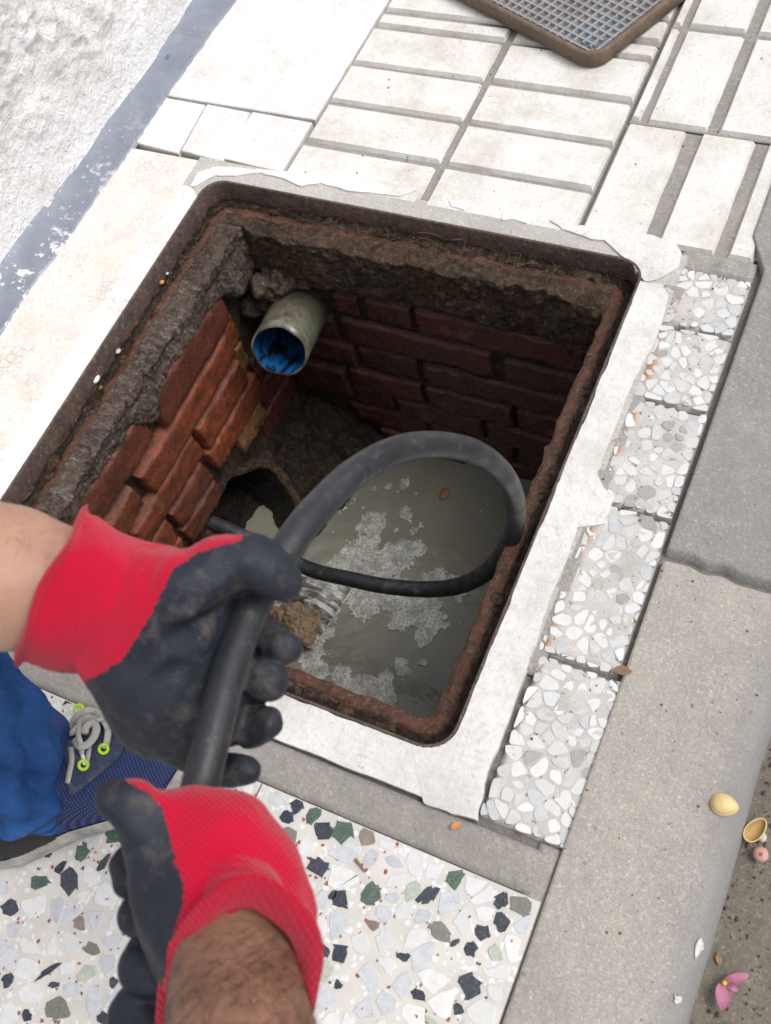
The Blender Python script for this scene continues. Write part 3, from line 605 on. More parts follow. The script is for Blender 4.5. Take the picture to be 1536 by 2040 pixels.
for ti, (x0, x1, y0, y1, lab) in enumerate(TT):
    t = mk('terrazzo_tile', *box(x0, x1, y0, y1, -.02, -.0012, .0008), MT['termat'], pav, smooth=False, label=lab)
    rg = np.random.default_rng(70+ti); mine = [q for q in fx if x0+.004 < q[0] < x1-.004 and y0+.003 < q[1] < y1+.01]
    cnt = 0
    if ti == 2:
        for k in range(14): mine.append((rg.uniform(x0+.02, x1-.02), rg.uniform(y0+.02, y1-.02), .01, .008, .011, rg.uniform(0,3), rg.choice(['n','g','y'])))
    for cx, cy, r, sx, sy, an, k in mine:
        q = blob((cx, cy), sx, sy, an, rg); q[:,0] = np.clip(q[:,0], x0+.001, x1-.001); q[:,1] = np.clip(q[:,1], y0+.001, y1-.001)
        v, f = prism(q, -.006, -.0001, .0004); mk('stone_chip', v, f, CH[k], t, smooth=False); cnt += 1
    for p, poly in cells(x0+.002, x1-.002, y0+.002, y1-.002, .0215, 30+ti, [q[:3] for q in mine]):
        if rg.random() < .14: continue
        q = chip_poly(poly, rg.uniform(.62, .97), rg, .0011); k = rg.choice(['w','l','w','l','s'])
        if np.ptp(q[:,0]) < .004 or np.ptp(q[:,1]) < .004: continue
        v, f = prism(q, -.006, -.0006, .0003); mk('stone_chip', v, f, CH[k], t, smooth=False); cnt += 1
        if cnt > 285: break
    red = MB()
    for k in range(90):
        c = (rg.uniform(x0+.01, x1-.01), rg.uniform(y0+.01, y1-.01)); s_ = rg.uniform(.0008, .0026); red.add(*prism(blob(c, s_, s_*rg.uniform(.4,1), rg.uniform(0,3), rg, 6), -.004, -.0003, .0001))
    red.build('red_grains', CH['r'], t, smooth=False, kind='stuff')
mk('paving_slab', *box(-1.0, -.0935, -1.2, -.187, -.02, -.0012), MT['termat'], pav, smooth=False)

# ================================================================ THE MANHOLE
pit = empty('manhole', (-.526, .508, -.7), label='open square brick inspection pit with murky water at its bottom', cat='manhole')
# iron frame : swept profile round a rounded square
def rrect(x0, x1, y0, y1, r, n=10, seg=60):
    pts = []
    for cx, cy, a0 in ((x1-r, y1-r, 0), (x0+r, y1-r, 90), (x0+r, y0+r, 180), (x1-r, y0+r, 270)):
        for k in range(n+1):
            a = math.radians(a0+90*k/n); pts.append((cx+r*math.cos(a), cy+r*math.sin(a)))
        nxt = {0: (x0+r, y1), 90: (x0, y0+r), 180: (x1-r, y0), 270: (x1, y1-r)}[a0]; last = np.array(pts[-1])
        for k in range(1, seg): pts.append(tuple(last+(np.array(nxt)-last)*k/seg))
    return np.array(pts)
def ringsweep(prof, nz=0., seed=0, nsc=60.):
    rings = []
    for o, z in prof:
        p = rrect(FX0+o, FX1-o, FY0+o, FY1-o, max(.004, .030-o*.62)); P = np.column_stack([p, np.full(len(p), z)]); rings.append(P)
    R = np.array(rings); m_, n, _ = R.shape
    if nz:
        c = np.array([(FX0+FX1)/2, (FY0+FY1)/2, 0]); d = (c-R); d[...,2] = 0; d /= np.linalg.norm(d, axis=-1, keepdims=True)
        w = fbm(R, nsc, 4, seed)[..., None]; R = R + d*w*nz + np.array([0,0,1])*fbm(R, nsc, 4, seed+5)[..., None]*nz
    i = np.arange(m_*n).reshape(m_, n); f = []
    for a in range(m_-1):
        for b in range(n): f.append((i[a,b], i[a,(b+1)%n], i[a+1,(b+1)%n], i[a+1,b]))
    return R.reshape(-1, 3), f
def lerp_prof(p, k):
    out = []
    for a, b in zip(p[:-1], p[1:]):
        for t in range(k): out.append((a[0]+(b[0]-a[0])*t/k, a[1]+(b[1]-a[1])*t/k))
    return out+[p[-1]]
fr = empty('iron_frame', (-.526, .508, -.05), label='rusty iron frame of the manhole with rounded corners', cat='manhole frame')
P, f = ringsweep([(-.0012,-.012),(-.0012,.0016),(-.0002,.0026),(.0016,.0026),(.0026,.0012),(.0030,-.0320)]); mk('outer_lip', P, f, MT['lip'], fr)
P, f = ringsweep(lerp_prof([(.0030,-.029),(.008,-.0305),(.0155,-.030),(.0185,-.0272),(.0225,-.0255),(.029,-.0255),(.033,-.028),(.0345,-.045),(.0345,-.075)], 5), .0040, 3, 75); mk('rusty_ledge', P, f, MT['rust'], fr)
P, f = ringsweep(lerp_prof([(.0042,-.0285),(.0085,-.0265),(.013,-.0262),(.0165,-.028)], 3), .0035, 13, 110); mk('dirt_bed', P, f, MT['mud'], fr, kind='stuff')

# pit walls
def wall_grid(axis, c, a0, a1, z0, z1, nu, nv, amp=.004, hole=None, sgn=1, seed=1):
    def fn(u, v):
        A = a0+(a1-a0)*u; Z = z0+(z1-z0)*v
        d = amp*fbm(np.stack([A, Z, A*0+seed], -1), 38, 5, seed)
        X = c+sgn*d; return np.stack([X, A, Z], -1) if axis == 0 else np.stack([A, X, Z], -1)
    P, f = grid(nu, nv, fn)
    if hole is not None:
        c_ = P[f].mean(1); f = f[~hole(c_)]
    return P, f
HY, HZ, HR = .560, -.487, .092
MO = PX(512, 1035, -.752); MA = np.array([-.78, -.06, -.62]); MA /= np.linalg.norm(MA); MR = .080
ME = np.cross(MA, [0, 0, 1.]); ME /= np.linalg.norm(ME); MU = np.cross(ME, MA)
def mrad(a): return MR*(1+.06*np.sin(3*a+1)+.04*np.sin(7*a))
def inhole(c):
    q = c-MO; a = np.arctan2(q@MU, q@ME); return (np.hypot(q@MU, q@ME) < mrad(a)*1.04) & (q@MA > -.03)
P, f = wall_grid(0, IX0, IY0-.01, IY1+.01, -.70, -.03, 190, 230, .005, inhole, 1, 2); wl = mk('pit_wall', P, f, MT['bed'], pit, label='left brick wall of the pit with the broken drain hole')
P, f = wall_grid(1, IY1, IX0-.01, IX1+.01, -.70, -.03, 190, 230, .005, None, -1, 4); wb = mk('pit_wall', P, f, MT['bed'], pit, label='back brick wall of the pit')
P, f = wall_grid(0, IX1+.009, IY0-.01, IY1+.01, -.70, -.03, 90, 110, .005, None, -1, 6); wr = mk('pit_wall', P, f, MT['bed'], pit)
P, f = wall_grid(1, IY0-.009, IX0-.01, IX1+.01, -.70, -.03, 90, 110, .005, None, 1, 8); wf_ = mk('pit_wall', P, f, MT['bed'], pit)

def brickmesh(q, axis, c, depth, seed):
    """q: four (a,z) corners of the worn face going round; stands 'depth' proud of the wall c"""
    q = np.array(q, float); n = 14; m_ = 7
    def fn(u, v):
        P2 = (1-u)[...,None]*((1-v)[...,None]*q[0]+v[...,None]*q[3]) + u[...,None]*((1-v)[...,None]*q[1]+v[...,None]*q[2])
        e = np.minimum(np.minimum(u*n, (1-u)*n), np.minimum(v*m_, (1-v)*m_)); h = np.where(e < .5, -.012, np.where(e < 1.5, depth*.86, depth))
        cc = P2.reshape(-1,2).mean(0); P2 = P2 + np.where(e < 1.5, 0, 0)[...,None]*(P2-cc)
        P3 = np.stack([P2[...,0], P2[...,1], P2[...,0]*0+seed], -1); h = h + np.where(e < .5, 0, .0028*fbm(P3, 55, 4, seed)+.0015*fbm(P3, 150, 3, seed+2))
        j = .0016*np.stack([fbm(P3, 60, 3, seed+3), fbm(P3, 60, 3, seed+7)], -1); P2 = P2+j
        return np.stack([c+h, P2[...,0], P2[...,1]], -1) if axis == 0 else np.stack([P2[...,0], c-h, P2[...,1]], -1)
    us = np.array([0, .001, .022]+list(np.linspace(.08, .92, n+2))+[.978, .999, 1]); vs = np.array([0, .002, .06, .2, .35, .5, .65, .8, .94, .998, 1])
    u, v = np.meshgrid(us, vs, indexing='ij'); nu, nv = len(us), len(vs)
    e_ = np.minimum(np.minimum(np.arange(nu)[:,None]+v*0, nu-1-np.arange(nu)[:,None]+v*0), np.minimum(np.arange(nv)[None]+u*0, nv-1-np.arange(nv)[None]+u*0))
    P2 = (1-u)[...,None]*((1-v)[...,None]*q[0]+v[...,None]*q[3]) + u[...,None]*((1-v)[...,None]*q[1]+v[...,None]*q[2])
    P3 = np.stack([P2[...,0], P2[...,1], P2[...,0]*0+seed], -1)
    h = np.where(e_ == 0, -.012, np.where(e_ == 1, depth*.86, depth)) + np.where(e_ == 0, 0, .0036*fbm(P3, 60, 5, seed)+.0022*fbm(P3, 150, 3, seed+2))
    P2 = P2 + .0020*np.stack([fbm(P3, 60, 3, seed+3), fbm(P3, 60, 3, seed+7)], -1)
    P = np.stack([c+h, P2[...,0], P2[...,1]], -1) if axis == 0 else np.stack([P2[...,0], c-h, P2[...,1]], -1)
    i = np.arange(nu*nv).reshape(nu, nv); f = np.stack([i[:-1,:-1], i[1:,:-1], i[1:,1:], i[:-1,1:]], -1).reshape(-1, 4)
    if axis == 1: f = f[:, ::-1]*1
    return P.reshape(-1, 3), (f if axis == 0 else f[:, ::-1]*1)
def rct(a0, a1, z0, z1, k=.003):
    r = lambda: random.uniform(-k, k)
    return [(a0+r(), z0+r()), (a1+r(), z0+r()), (a1+r(), z1+r()), (a0+r(), z1+r())]
LB = [(.500,.690,-.126,-.066,.024,'brick'),(.330,.478,-.118,-.060,.020,'brick'),(.15,.32,-.118,-.06,.015,'brick'),
 (.424,.672,-.187,-.137,.022,'brick'),(.345,.402,-.178,-.130,.020,'brick'),(.24,.335,-.180,-.125,.018,'brick'),(.676,.703,-.190,-.135,.008,'brick'),
 (.540,.668,-.248,-.196,.021,'brick'),(.362,.530,-.240,-.190,.020,'brick'),(.672,.702,-.250,-.196,.006,'bricko'),(.25,.350,-.24,-.19,.016,'brick'),
 (.538,.690,-.304,-.257,.020,'brick'),(.428,.520,-.300,-.248,.018,'brick'),(.30,.415,-.300,-.248,.015,'brick'),(.70,.776,-.304,-.25,.007,'brickb'),
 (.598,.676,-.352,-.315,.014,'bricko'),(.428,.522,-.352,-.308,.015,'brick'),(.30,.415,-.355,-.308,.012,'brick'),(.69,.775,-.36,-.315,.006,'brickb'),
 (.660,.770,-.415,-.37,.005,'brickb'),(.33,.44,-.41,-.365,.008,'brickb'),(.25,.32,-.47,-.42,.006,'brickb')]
for i, (a, b, z0, z1, d, k) in enumerate(LB):
    P, f = brickmesh(rct(a, b, z0, z1), 0, IX0, d, 100+i); mk('brick', P, f, MT[k], wl, label='ochre worn brick' if k == 'bricko' else None)
BB = [(-.604,-.536,-.176,-.135),(-.526,-.270,-.182,-.134),(-.656,-.420,-.243,-.194),(-.402,-.262,-.252,-.203),(-.73,-.668,-.243,-.194),(-.640,-.548,-.303,-.256),(-.534,-.27,-.309,-.262),(-.745,-.65,-.303,-.256),(-.786,-.685,-.405,-.33),
 (-.674,-.552,-.364,-.318),(-.540,-.40,-.367,-.320),(-.39,-.262,-.367,-.32),(-.676,-.610,-.416,-.372),(-.60,-.455,-.421,-.378),(-.445,-.27,-.421,-.376),(-.70,-.56,-.474,-.43),(-.55,-.41,-.476,-.432),(-.40,-.265,-.476,-.432),(-.65,-.50,-.53,-.486),(-.49,-.30,-.53,-.486),(-.655,-.62,-.176,-.137)]
for i, (a, b, z0, z1) in enumerate(BB):
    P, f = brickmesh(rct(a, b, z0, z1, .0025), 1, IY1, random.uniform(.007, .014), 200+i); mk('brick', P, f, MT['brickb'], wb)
for w_, ax, c0, a0, a1 in ((wr, 0, IX1+.009, IY0, IY1), (wf_, 1, IY0-.009, IX0, IX1)):
    for r_ in range(7):
        a = a0+.01-(.12 if r_ % 2 else 0)
        while a < a1-.03:
            s, e = max(a, a0+.01), min(a+.235, a1-.01)
            if e-s > .04:
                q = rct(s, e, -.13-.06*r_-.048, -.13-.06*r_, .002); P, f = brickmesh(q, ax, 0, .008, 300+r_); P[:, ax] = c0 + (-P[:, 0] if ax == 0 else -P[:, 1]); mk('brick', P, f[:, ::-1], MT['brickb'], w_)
            a += .248
# grimy render above the bricks
def render_coat(axis, c, sg, a0, a1, bot, thick, seed, nu=260, nv=90, zt=-.0245):
    def fn(u, v):
        A = a0+(a1-a0)*u; zb = bot(A) + .010*fbm(np.stack([A, A*0, A*0+seed], -1), 26, 5, seed); Z = zt+(zb-zt)*v + (.0035*fbm(np.stack([A, v, A*0+seed], -1), 60, 4, seed+9))*(v < .25)
        P3 = np.stack([A, Z, A*0+seed], -1); h = thick*(1-np.clip((v-.72)/.28, 0, 1)**2)+.004
        h = h + (.010*fbm(P3, 22, 5, seed)+.0038*fbm(P3, 85, 4, seed+1)+.0014*fbm(P3, 240, 2, seed+3))*np.clip((1-v)*9, 0, 1)
        h = h*np.clip(v/.035, 0, 1)**.5 - .006*(v < .001); h = np.where(v > .985, -.006, h); 
        return np.stack([c+sg*h, A, Z], -1) if axis == 0 else np.stack([A, c+sg*h, Z], -1)
    return grid(nu, nv, fn)
lb = lambda y: np.interp(y, [.2,.32,.34,.46,.485,.50,.53,.66,.695,.72,.80], [-.06,-.062,-.064,-.068,-.112,-.118,-.072,-.078,-.092,-.125,-.135])
P, f = render_coat(0, IX0, 1, IY0-.01, IY1+.01, lb, .022, 5); mk('render_coat', P, f, MT['mortar'], wl, label='grey grimy cement render along the top of the wall')
bb = lambda x: np.interp(x, [-.80,-.70,-.64,-.60,-.52,-.46,-.40,-.36,-.33,-.29,-.25], [-.13,-.12,-.125,-.128,-.124,-.126,-.135,-.135,-.135,-.165,-.185])
P, f = render_coat(1, IY1, -1, IX0-.01, IX1+.01, bb, .014, 9); mk('render_coat', P, f, MT['mortarb'], wb, label='brown grimy cement render along the top of the wall')
# crumbling mortar lumps packed round the pipe
mb = MB()
for px, py, yy, r, sc in ((556,560,.765,.028,(1,1,.8)),(590,548,.78,.026,(1.2,.8,.7)),(535,598,.752,.022,(.9,1,.9)),(520,570,.742,.018,(.8,1.2,.8)),(630,556,.79,.022,(1.3,.6,.7)),(560,615,.77,.018,(1,1,.9)),(500,610,.735,.016,(1,1,.9))):
    c = PY(px, py, yy); mb.add(*ico(c, r, 5, sc, .55, 55, int(px)))
mb.build('mortar_lump', MT['mortar'], wl, label='crumbling grey mortar packed around the pipe')
# stub of plastic pipe
pf = PX(556, 700, -.683); pb = PY(612, 590, .80); ax_ = (pb-pf)/np.linalg.norm(pb-pf); RP = .0405
pp = empty('drain_pipe', tuple(pf), label='short grey green plastic pipe with blue inside sticking out of the pit corner', cat='pipe')
path = np.array([pf-ax_*.0+ax_*t for t in np.linspace(0, .16, 9)]); vo, fo = tube(path, RP, 48, False); vi, fi = tube(path, RP-.0032, 48, False)
rg = np.random.default_rng(4)
for V_ in (vo, vi):
    V_[:48] += ax_*(.0015*np.sin(np.arange(48)*.8)[:,None]+.001)
nr = len(vo); lipf = [(k, nr+k, nr+(k+1)%48, (k+1)%48) for k in range(48)]
mk('pipe_outside', np.concatenate([vo, vi[:48]]), list(fo)+lipf, MT['pipe'], pp); mk('pipe_inside', vi, [q[::-1] for q in fi], MT['pipein'], pp)
# broken round drain mouth low in the left wall: a short tunnel and a rough rim
def tun(u, v):
    a = u*2*math.pi; rr_ = mrad(a)*(1+.05*fbm(np.stack([np.cos(a)*3, np.sin(a)*3, v*4], -1), 2, 4, 3)) - .012*v
    return MO + ME*(rr_*np.cos(a))[...,None] + MU*(rr_*np.sin(a))[...,None] + MA*(.34*v)[...,None]
P, f = grid(110, 50, tun); mk('drain_mouth', P, f, MT['drainshade'], wl, label='dark broken round drain opening')
mk('drain_end', MO+MA*.335+np.array([ME*MR*x+MU*MR*y for x, y in ((-1,-1),(1,-1),(1,1),(-1,1))]), [(0,1,2,3)], MT['drainshade'], wl)
def skirt(u, v):
    a = u*2*math.pi; k = mrad(a)*(1.0+.75*v); P = MO + ME*(k*np.cos(a))[...,None] + MU*(k*np.sin(a))[...,None] + MA*(-.010+.012*v*0)[...,None] if False else MO + ME*(k*np.cos(a))[...,None] + MU*(k*np.sin(a))[...,None]
    P = P + MA*(-.010*np.sin(np.clip(v*3, 0, 1)*math.pi)+.055*v**1.5)[...,None]; n_ = fbm(P, 48, 5, 6)*.010+fbm(P, 150, 3, 2)*.004
    return P - MA*(n_*np.clip(v*6+.3, 0, 1))[...,None]
P, f = grid(200, 40, skirt); mk('drain_rim', P, f, MT['mortarb'], wl, label='rough broken mortar rim round the drain opening')
# floor with sloping mud banks
WZ = -.520
def floor(u, v):
    X = IX0-.015+(IX1-IX0+.03)*u; Y = IY0-.015+(IY1-IY0+.03)*v; P3 = np.stack([X, Y, X*0], -1); dx = X-IX0; w = .118 + .04*np.clip((Y-.62)/.12, 0, 1.3) + .012*vnoise(P3*14, 3)
    Z = WZ + .10*(1-(dx/w)) ; Z = np.where(Z < WZ-.12, WZ-.12, Z); Z = np.minimum(Z, WZ+.085)
    cb = np.clip((Y-.66)/.10, 0, 1)*np.clip(1-(dx-.06)/.13, 0, 1); Z = np.maximum(Z, WZ-.06+.13*cb)
    ch = np.exp(-((Y-HY+.045+dx*.22+.008*vnoise(P3*60, 5))/.058)**4)*np.clip(1-dx/.4, 0, 1); Z = Z*(1-ch)+(WZ-.06)*ch
    cf = np.clip((.30-Y)/.05, 0, 1)*np.clip(1-dx/.25, 0, 1); Z = np.maximum(Z, WZ-.06+.08*cf)
    Z = Z + .016*fbm(P3, 30, 5, 2)+.007*fbm(P3, 110, 4, 4); return np.stack([X, Y, Z], -1)
P, f = grid(220, 220, floor); f = f[~inhole(P[f].mean(1))]; mk('pit_floor', P, f, MT['mud'], pit, label='sloping wet mud bank at the foot of the left wall')
# water
def wat(u, v):
    X = IX0-.16+(IX1-IX0+.17)*u; Y = IY0-.01+(IY1-IY0+.02)*v; P3 = np.stack([X, Y, X*0], -1)
    d = np.hypot(X+.62, Y-.50); Z = WZ + .0008*fbm(P3, 20, 3, 1) + .002*np.exp(-d/.08)*np.sin(d*180); return np.stack([X, Y, Z], -1)
P, f = grid(200, 200, wat); c_ = P[f].mean(1); q_ = c_-MO; f = f[(c_[:,0] > IX0+.004) | ((np.hypot(q_@MU, q_@ME) < MR*1.03) & (q_@MA < .17))]
mk('water', P, f, MT['water'], kind='structure', label='murky grey green water standing in the pit')
def tw(u, v):
    X = IX0+.022-.28*u; Y = HY-HR*1.0+2.0*HR*v; P3 = np.stack([X*.5, Y, X*0], -1); return np.stack([X, Y, WZ+.015+.004*fbm(P3, 30, 4, 2)], -1)
P, f = grid(60, 40, tw, True)
def shade_bed(u, v):
    a = .335*u; w = (v-.5)*2*MR*.98; P = MO + MA*a[...,None] + ME*w[...,None]; P[...,2] = WZ - .012 + .30*np.maximum(IX0+.022-P[...,0], 0) + .010*fbm(P, 40, 4, 7); P[...,2] = np.where(P[...,0] > IX0+.03, WZ-.03, P[...,2]); return P
P9, f9 = grid(90, 60, shade_bed); mk('drain_shade_bed', P9, f9, MT['drainshade'], wl, label='near-black bed added inside the drain for its shade')  # dark bed added over too bright water, standing for the tunnel's shade
# stream shooting out of the mouth
def st(u, v):
    w = .038+.032*u+.008*np.sin(u*9); Y = MO[1]-.030-.070*u + w*(v-.5)*2; X = IX0+.030 + .175*u + .02*(v-.5); e = (1-(2*v-1)**2)
    Z = WZ+.004 + e*(.004+.026*np.clip((u-.4)/.35, 0, 1)*np.clip((1-u)/.2, 0, 1)) + (.002+.013*np.clip((u-.3)*2, 0, 1))*fbm(np.stack([X*.7, Y*2.4, X*0], -1), 36, 5, 4)
    Z = np.where((u > .97) | (v < .01) | (v > .99), WZ-.01, Z); return np.stack([X, Y, Z], -1)
P2, f2 = grid(110, 50, st)
mb = MB(); mb.add(P2, f2); mb.build('rushing_stream', MT['stream'], None, kind='stuff', label='white streaked water rushing out of the round drain opening', cat='water')
# foam
FC = [(740,1050,30),(735,1085,34),(700,1110,42),(760,1120,48),(800,1110,36),(830,1095,20),(760,1165,45),(700,1160,45),(720,1205,40),(790,1190,38),(840,1205,50),(860,1240,36),(845,1270,25),(800,1230,30),(905,1165,24),(870,1155,25),
 (650,1225,36),(635,1260,36),(615,1300,34),(630,1340,34),(680,1350,26),(720,1362,24),(760,1375,25),(770,1350,18),(770,1395,22),(740,1385,22),(800,1320,20),(803,1335,18),(812,1095,18),(775,1095,18),(808,1025,16),(850,1265,22),(825,1060,10),(735,1035,16),(858,1255,25),
 (775,970,10),(805,965,12),(745,975,7),(828,985,6),(843,1320,12),(835,1322,8),(858,1330,0),(915,1195,10),(920,1180,12),(880,1005,0),(785,1300,0),(690,1300,0),(590,1280,30),(665,1140,30),(650,1180,30)]
ux = np.arange(-.72, IX1, .0016); uy = np.arange(IY0, IY1, .0016); XX, YY = np.meshgrid(ux, uy, indexing='ij'); F_ = np.zeros_like(XX)
for px, py, r in FC:
    if r: c = G(px, py, WZ); rr = r*1.62/FPX; F_ = np.maximum(F_, 1.25-np.hypot((XX-c[0]), (YY-c[1]))/rr)
NZ = fbm(np.stack([XX, YY, XX*0], -1), 50, 4, 21)*.42 + fbm(np.stack([XX, YY, XX*0], -1), 200, 2, 5)*.22
FF = F_ + NZ*1.1
idx = -np.ones(XX.shape, int); keep = (FF > .30); ids = np.argwhere(keep); idx[keep] = np.arange(len(ids))
zz = WZ + .0016 + .0006*np.clip((FF[keep]-.30)*5, 0, 1)
V = np.column_stack([XX[keep], YY[keep], zz]); a = idx[:-1,:-1]; b = idx[1:,:-1]; c = idx[1:,1:]; d = idx[:-1,1:]; ok = (a >= 0)&(b >= 0)&(c >= 0)&(d >= 0)
mk('foam', V, np.stack([a[ok], b[ok], c[ok], d[ok]], 1), MT['foam'], None, kind='stuff', label='grey soapy foam rafts drifting on the pit water', cat='foam')
mb = MB(); rg = np.random.default_rng(5); cand = V[rg.permutation(len(V))]
def dome(c, r, n=10, m_=4):
    v = []; f = []
    for j in range(m_):
        ph = j/m_*math.pi/2
        for k in range(n): th = 2*math.pi*k/n; v.append((c[0]+r*math.cos(ph)*math.cos(th), c[1]+r*math.cos(ph)*math.sin(th), c[2]+r*.4*math.sin(ph)))
    v.append((c[0], c[1], c[2]+r*.4))
    for j in range(m_-1):
        for k in range(n): f.append((j*n+k, j*n+(k+1)%n, (j+1)*n+(k+1)%n, (j+1)*n+k))
    for k in range(n): f.append(((m_-1)*n+k, (m_-1)*n+(k+1)%n, m_*n))
    return v, f
for i in range(650):
    c = cand[i]; mb.add(*dome(c, rg.choice([.0012,.002,.003,.0055], p=[.4,.33,.22,.05])))
mb.build('bubbles', MT['bubble'], None, kind='stuff', label='clear bubbles dotted over the foam', cat='bubbles')

# ================================================================ HOSE
ho = [(D(350,1990,.600)),(D(345,1900,.590)),(D(352,1790,.580)),(D(375,1660,.575)),(D(400,1560,.575)),(D(425,1460,.585)),(D(455,1340,.605)),(D(490,1240,.625)),(D(530,1160,.64)),(D(583,1075,.655)),(D(640,1005,.68)),(D(710,940,.715)),(D(790,897,.76)),(D(870,886,.81)),
      (D(950,903,.87)),(D(1005,950,.94)),(D(1026,1010,1.02)),(D(1018,1070,1.10)),(D(985,1125,1.19)),(D(930,1162,1.28)),(D(860,1174,1.34)),(D(770,1168,1.38)),(D(690,1152,1.42)),(D(620,1135,1.46)),(D(540,1098,1.48)),(D(470,1062,1.49)),(D(420,1040,1.50))]
P = catmull(ho, 14); v, f = tube(P, .0108, 28, True); mk('rubber_hose', v, f, MT['hose'], None, label='thick black rubber hose looping from the gloved hands down into the drain opening', cat='hose')

# ================================================================ PERSON
per = empty('person', (-.45, -.1, 0), label='man in red and black work gloves, blue trousers and navy trainers feeding the hose', cat='person')
def limb(chains, k, pxr=True):
    prim = []
    for ch in chains:
        pts = [(D(a, b, z), r*z/FPX) for a, b, z, r in ch]
        for (a, ra), (b, rb) in zip(pts[:-1], pts[1:]): prim.append((a, b, ra, rb))
    return prim
def field(prims, k, groups=None):
    def fn(P):
        r = None
        for a, b, ra, rb in prims:
            d = rcone(P, a, b, ra, rb); r = d if r is None else smin(r, d, k)
        return r
    return fn
def bounds(prims, pad=.012):
    q = np.array([p for pr in prims for p in (pr[0]-max(pr[2:]), pr[0]+max(pr[2:]), pr[1]-max(pr[2:]), pr[1]+max(pr[2:]))]); return q.min(0)-pad, q.max(0)+pad
def inpoly(p, poly):
    x, y = p[:,0], p[:,1]; r = np.zeros(len(p), bool); n = len(poly)
    for i in range(n):
        x1, y1 = poly[i]; x2, y2 = poly[(i+1) % n]
        r ^= ((y1 > y) != (y2 > y)) & (x < (x2-x1)*(y-y1)/((y2-y1) or 1e-9)+x1)
    return r
def split(V, F, m):
    """faces with m True, re-indexed"""
    f = F[m]; u_, inv = np.unique(f, return_inverse=True); return V[u_], inv.reshape(f.shape)
# --- upper glove, palm towards us. chains are (px, py, distance, radius in px)
palmA = limb([
 [(225,1195,.63,120),(300,1225,.63,112),(370,1250,.635,98),(430,1290,.645,70)],      # wrist, palm, upper
 [(245,1285,.63,95),(310,1350,.635,100),(370,1400,.64,88),(415,1425,.65,60)],        # hypothenar
 [(330,1190,.61,88),(400,1160,.60,66)],                                             # thenar
 [(300,1440,.635,60),(380,1490,.645,52)]], .01)
thumbA = limb([[(380,1170,.60,72),(440,1130,.605,56),(500,1118,.605,47),(535,1140,.607,43),(572,1160,.612,38)]], .01)
fingA = [limb([ch], .01) for ch in (
 [(400,1290,.655,46),(470,1275,.675,42),(525,1272,.672,39),(566,1290,.655,37)],
 [(400,1350,.655,48),(465,1345,.675,46),(510,1350,.665,46),(530,1356,.65,45)],
 [(385,1420,.655,46),(450,1450,.675,42),(500,1450,.665,40),(532,1443,.652,36)],
 [(365,1490,.655,42),(420,1525,.672,38),(460,1532,.665,35),(489,1533,.655,33)])]
def gloveA(P):
    pa = field(palmA, .022)(P); th = field(thumbA, .012)(P); r = smin(pa, th, .010)
    fr_ = None
    for fg in fingA:
        d = field(fg, .007)(P); fr_ = d if fr_ is None else smin(fr_, d, .0018)
    r = smin(r, fr_, .005)
    # folds: groove under the thumb and creases across the palm
    for a, b, w, dp in ((D(360,1265,.592),D(480,1215,.60),.009,.006),(D(300,1490,.60),D(420,1395,.60),.006,.0035),(D(330,1520,.605),D(440,1440,.605),.006,.0035),(D(350,1450,.60),D(440,1340,.60),.008,.003)):
        ba = b-a; t = np.clip(((P-a)@ba)/(ba@ba), 0, 1); d = np.linalg.norm(P-a-t[...,None]*ba, axis=-1); r = r + dp*np.exp(-(d/w)**2)
    w = fbm(P*np.array([1.,2.2,1.]), 24, 4, 4); return r + .0018*w + .0045*np.abs(fbm(P*np.array([2.4,.9,1.5]), 24, 3, 14))**1.0
allA = palmA+thumbA+[p for g in fingA for p in g]
lo_, hi_ = bounds(allA, .006); V, F = nets(gloveA, lo_, hi_, .0017); V = relax(V, F, 2, .5); NA = vnormals(V, F)
pj = project(V); pj = pj + 5*np.stack([fbm(V, 90, 3, 1), fbm(V, 90, 3, 2)], 1)
redA = inpoly(pj, [(-300,900),(150,1000),(480,1040),(480,1078),(430,1090),(385,1104),(345,1135),(322,1175),(300,1225),(272,1275),(235,1320),(165,1362),(120,1480),(-300,1500)])
cutA = inpoly(pj, [(-500,700),(175,1005),(150,1022),(135,1075),(105,1160),(60,1250),(22,1312),(-20,1420),(-500,1600)])
fr1 = redA[F].sum(1) >= 2; cf = cutA[F].all(1)
gl = empty('left', (0,0,0)) if False else None
gA = mk('glove', *split(V, F, ~fr1 & ~cf), MT['coat'], per, label='dark rubber coated glove, palm up, thumb over the hose')
# the knitted part: puffed a little outside, ribbed hem rolled at the cuff
def cuffA(P):
    cuff = limb([[(52,1118,.63,150),(100,1140,.63,146),(160,1170,.63,134),(225,1195,.63,121),(300,1225,.63,112)]], .01)
    return cuff
Vk, Fk = split(V, F, fr1 & ~cf); 
mk('knit_back', Vk, Fk, MT['knitA'], gA)
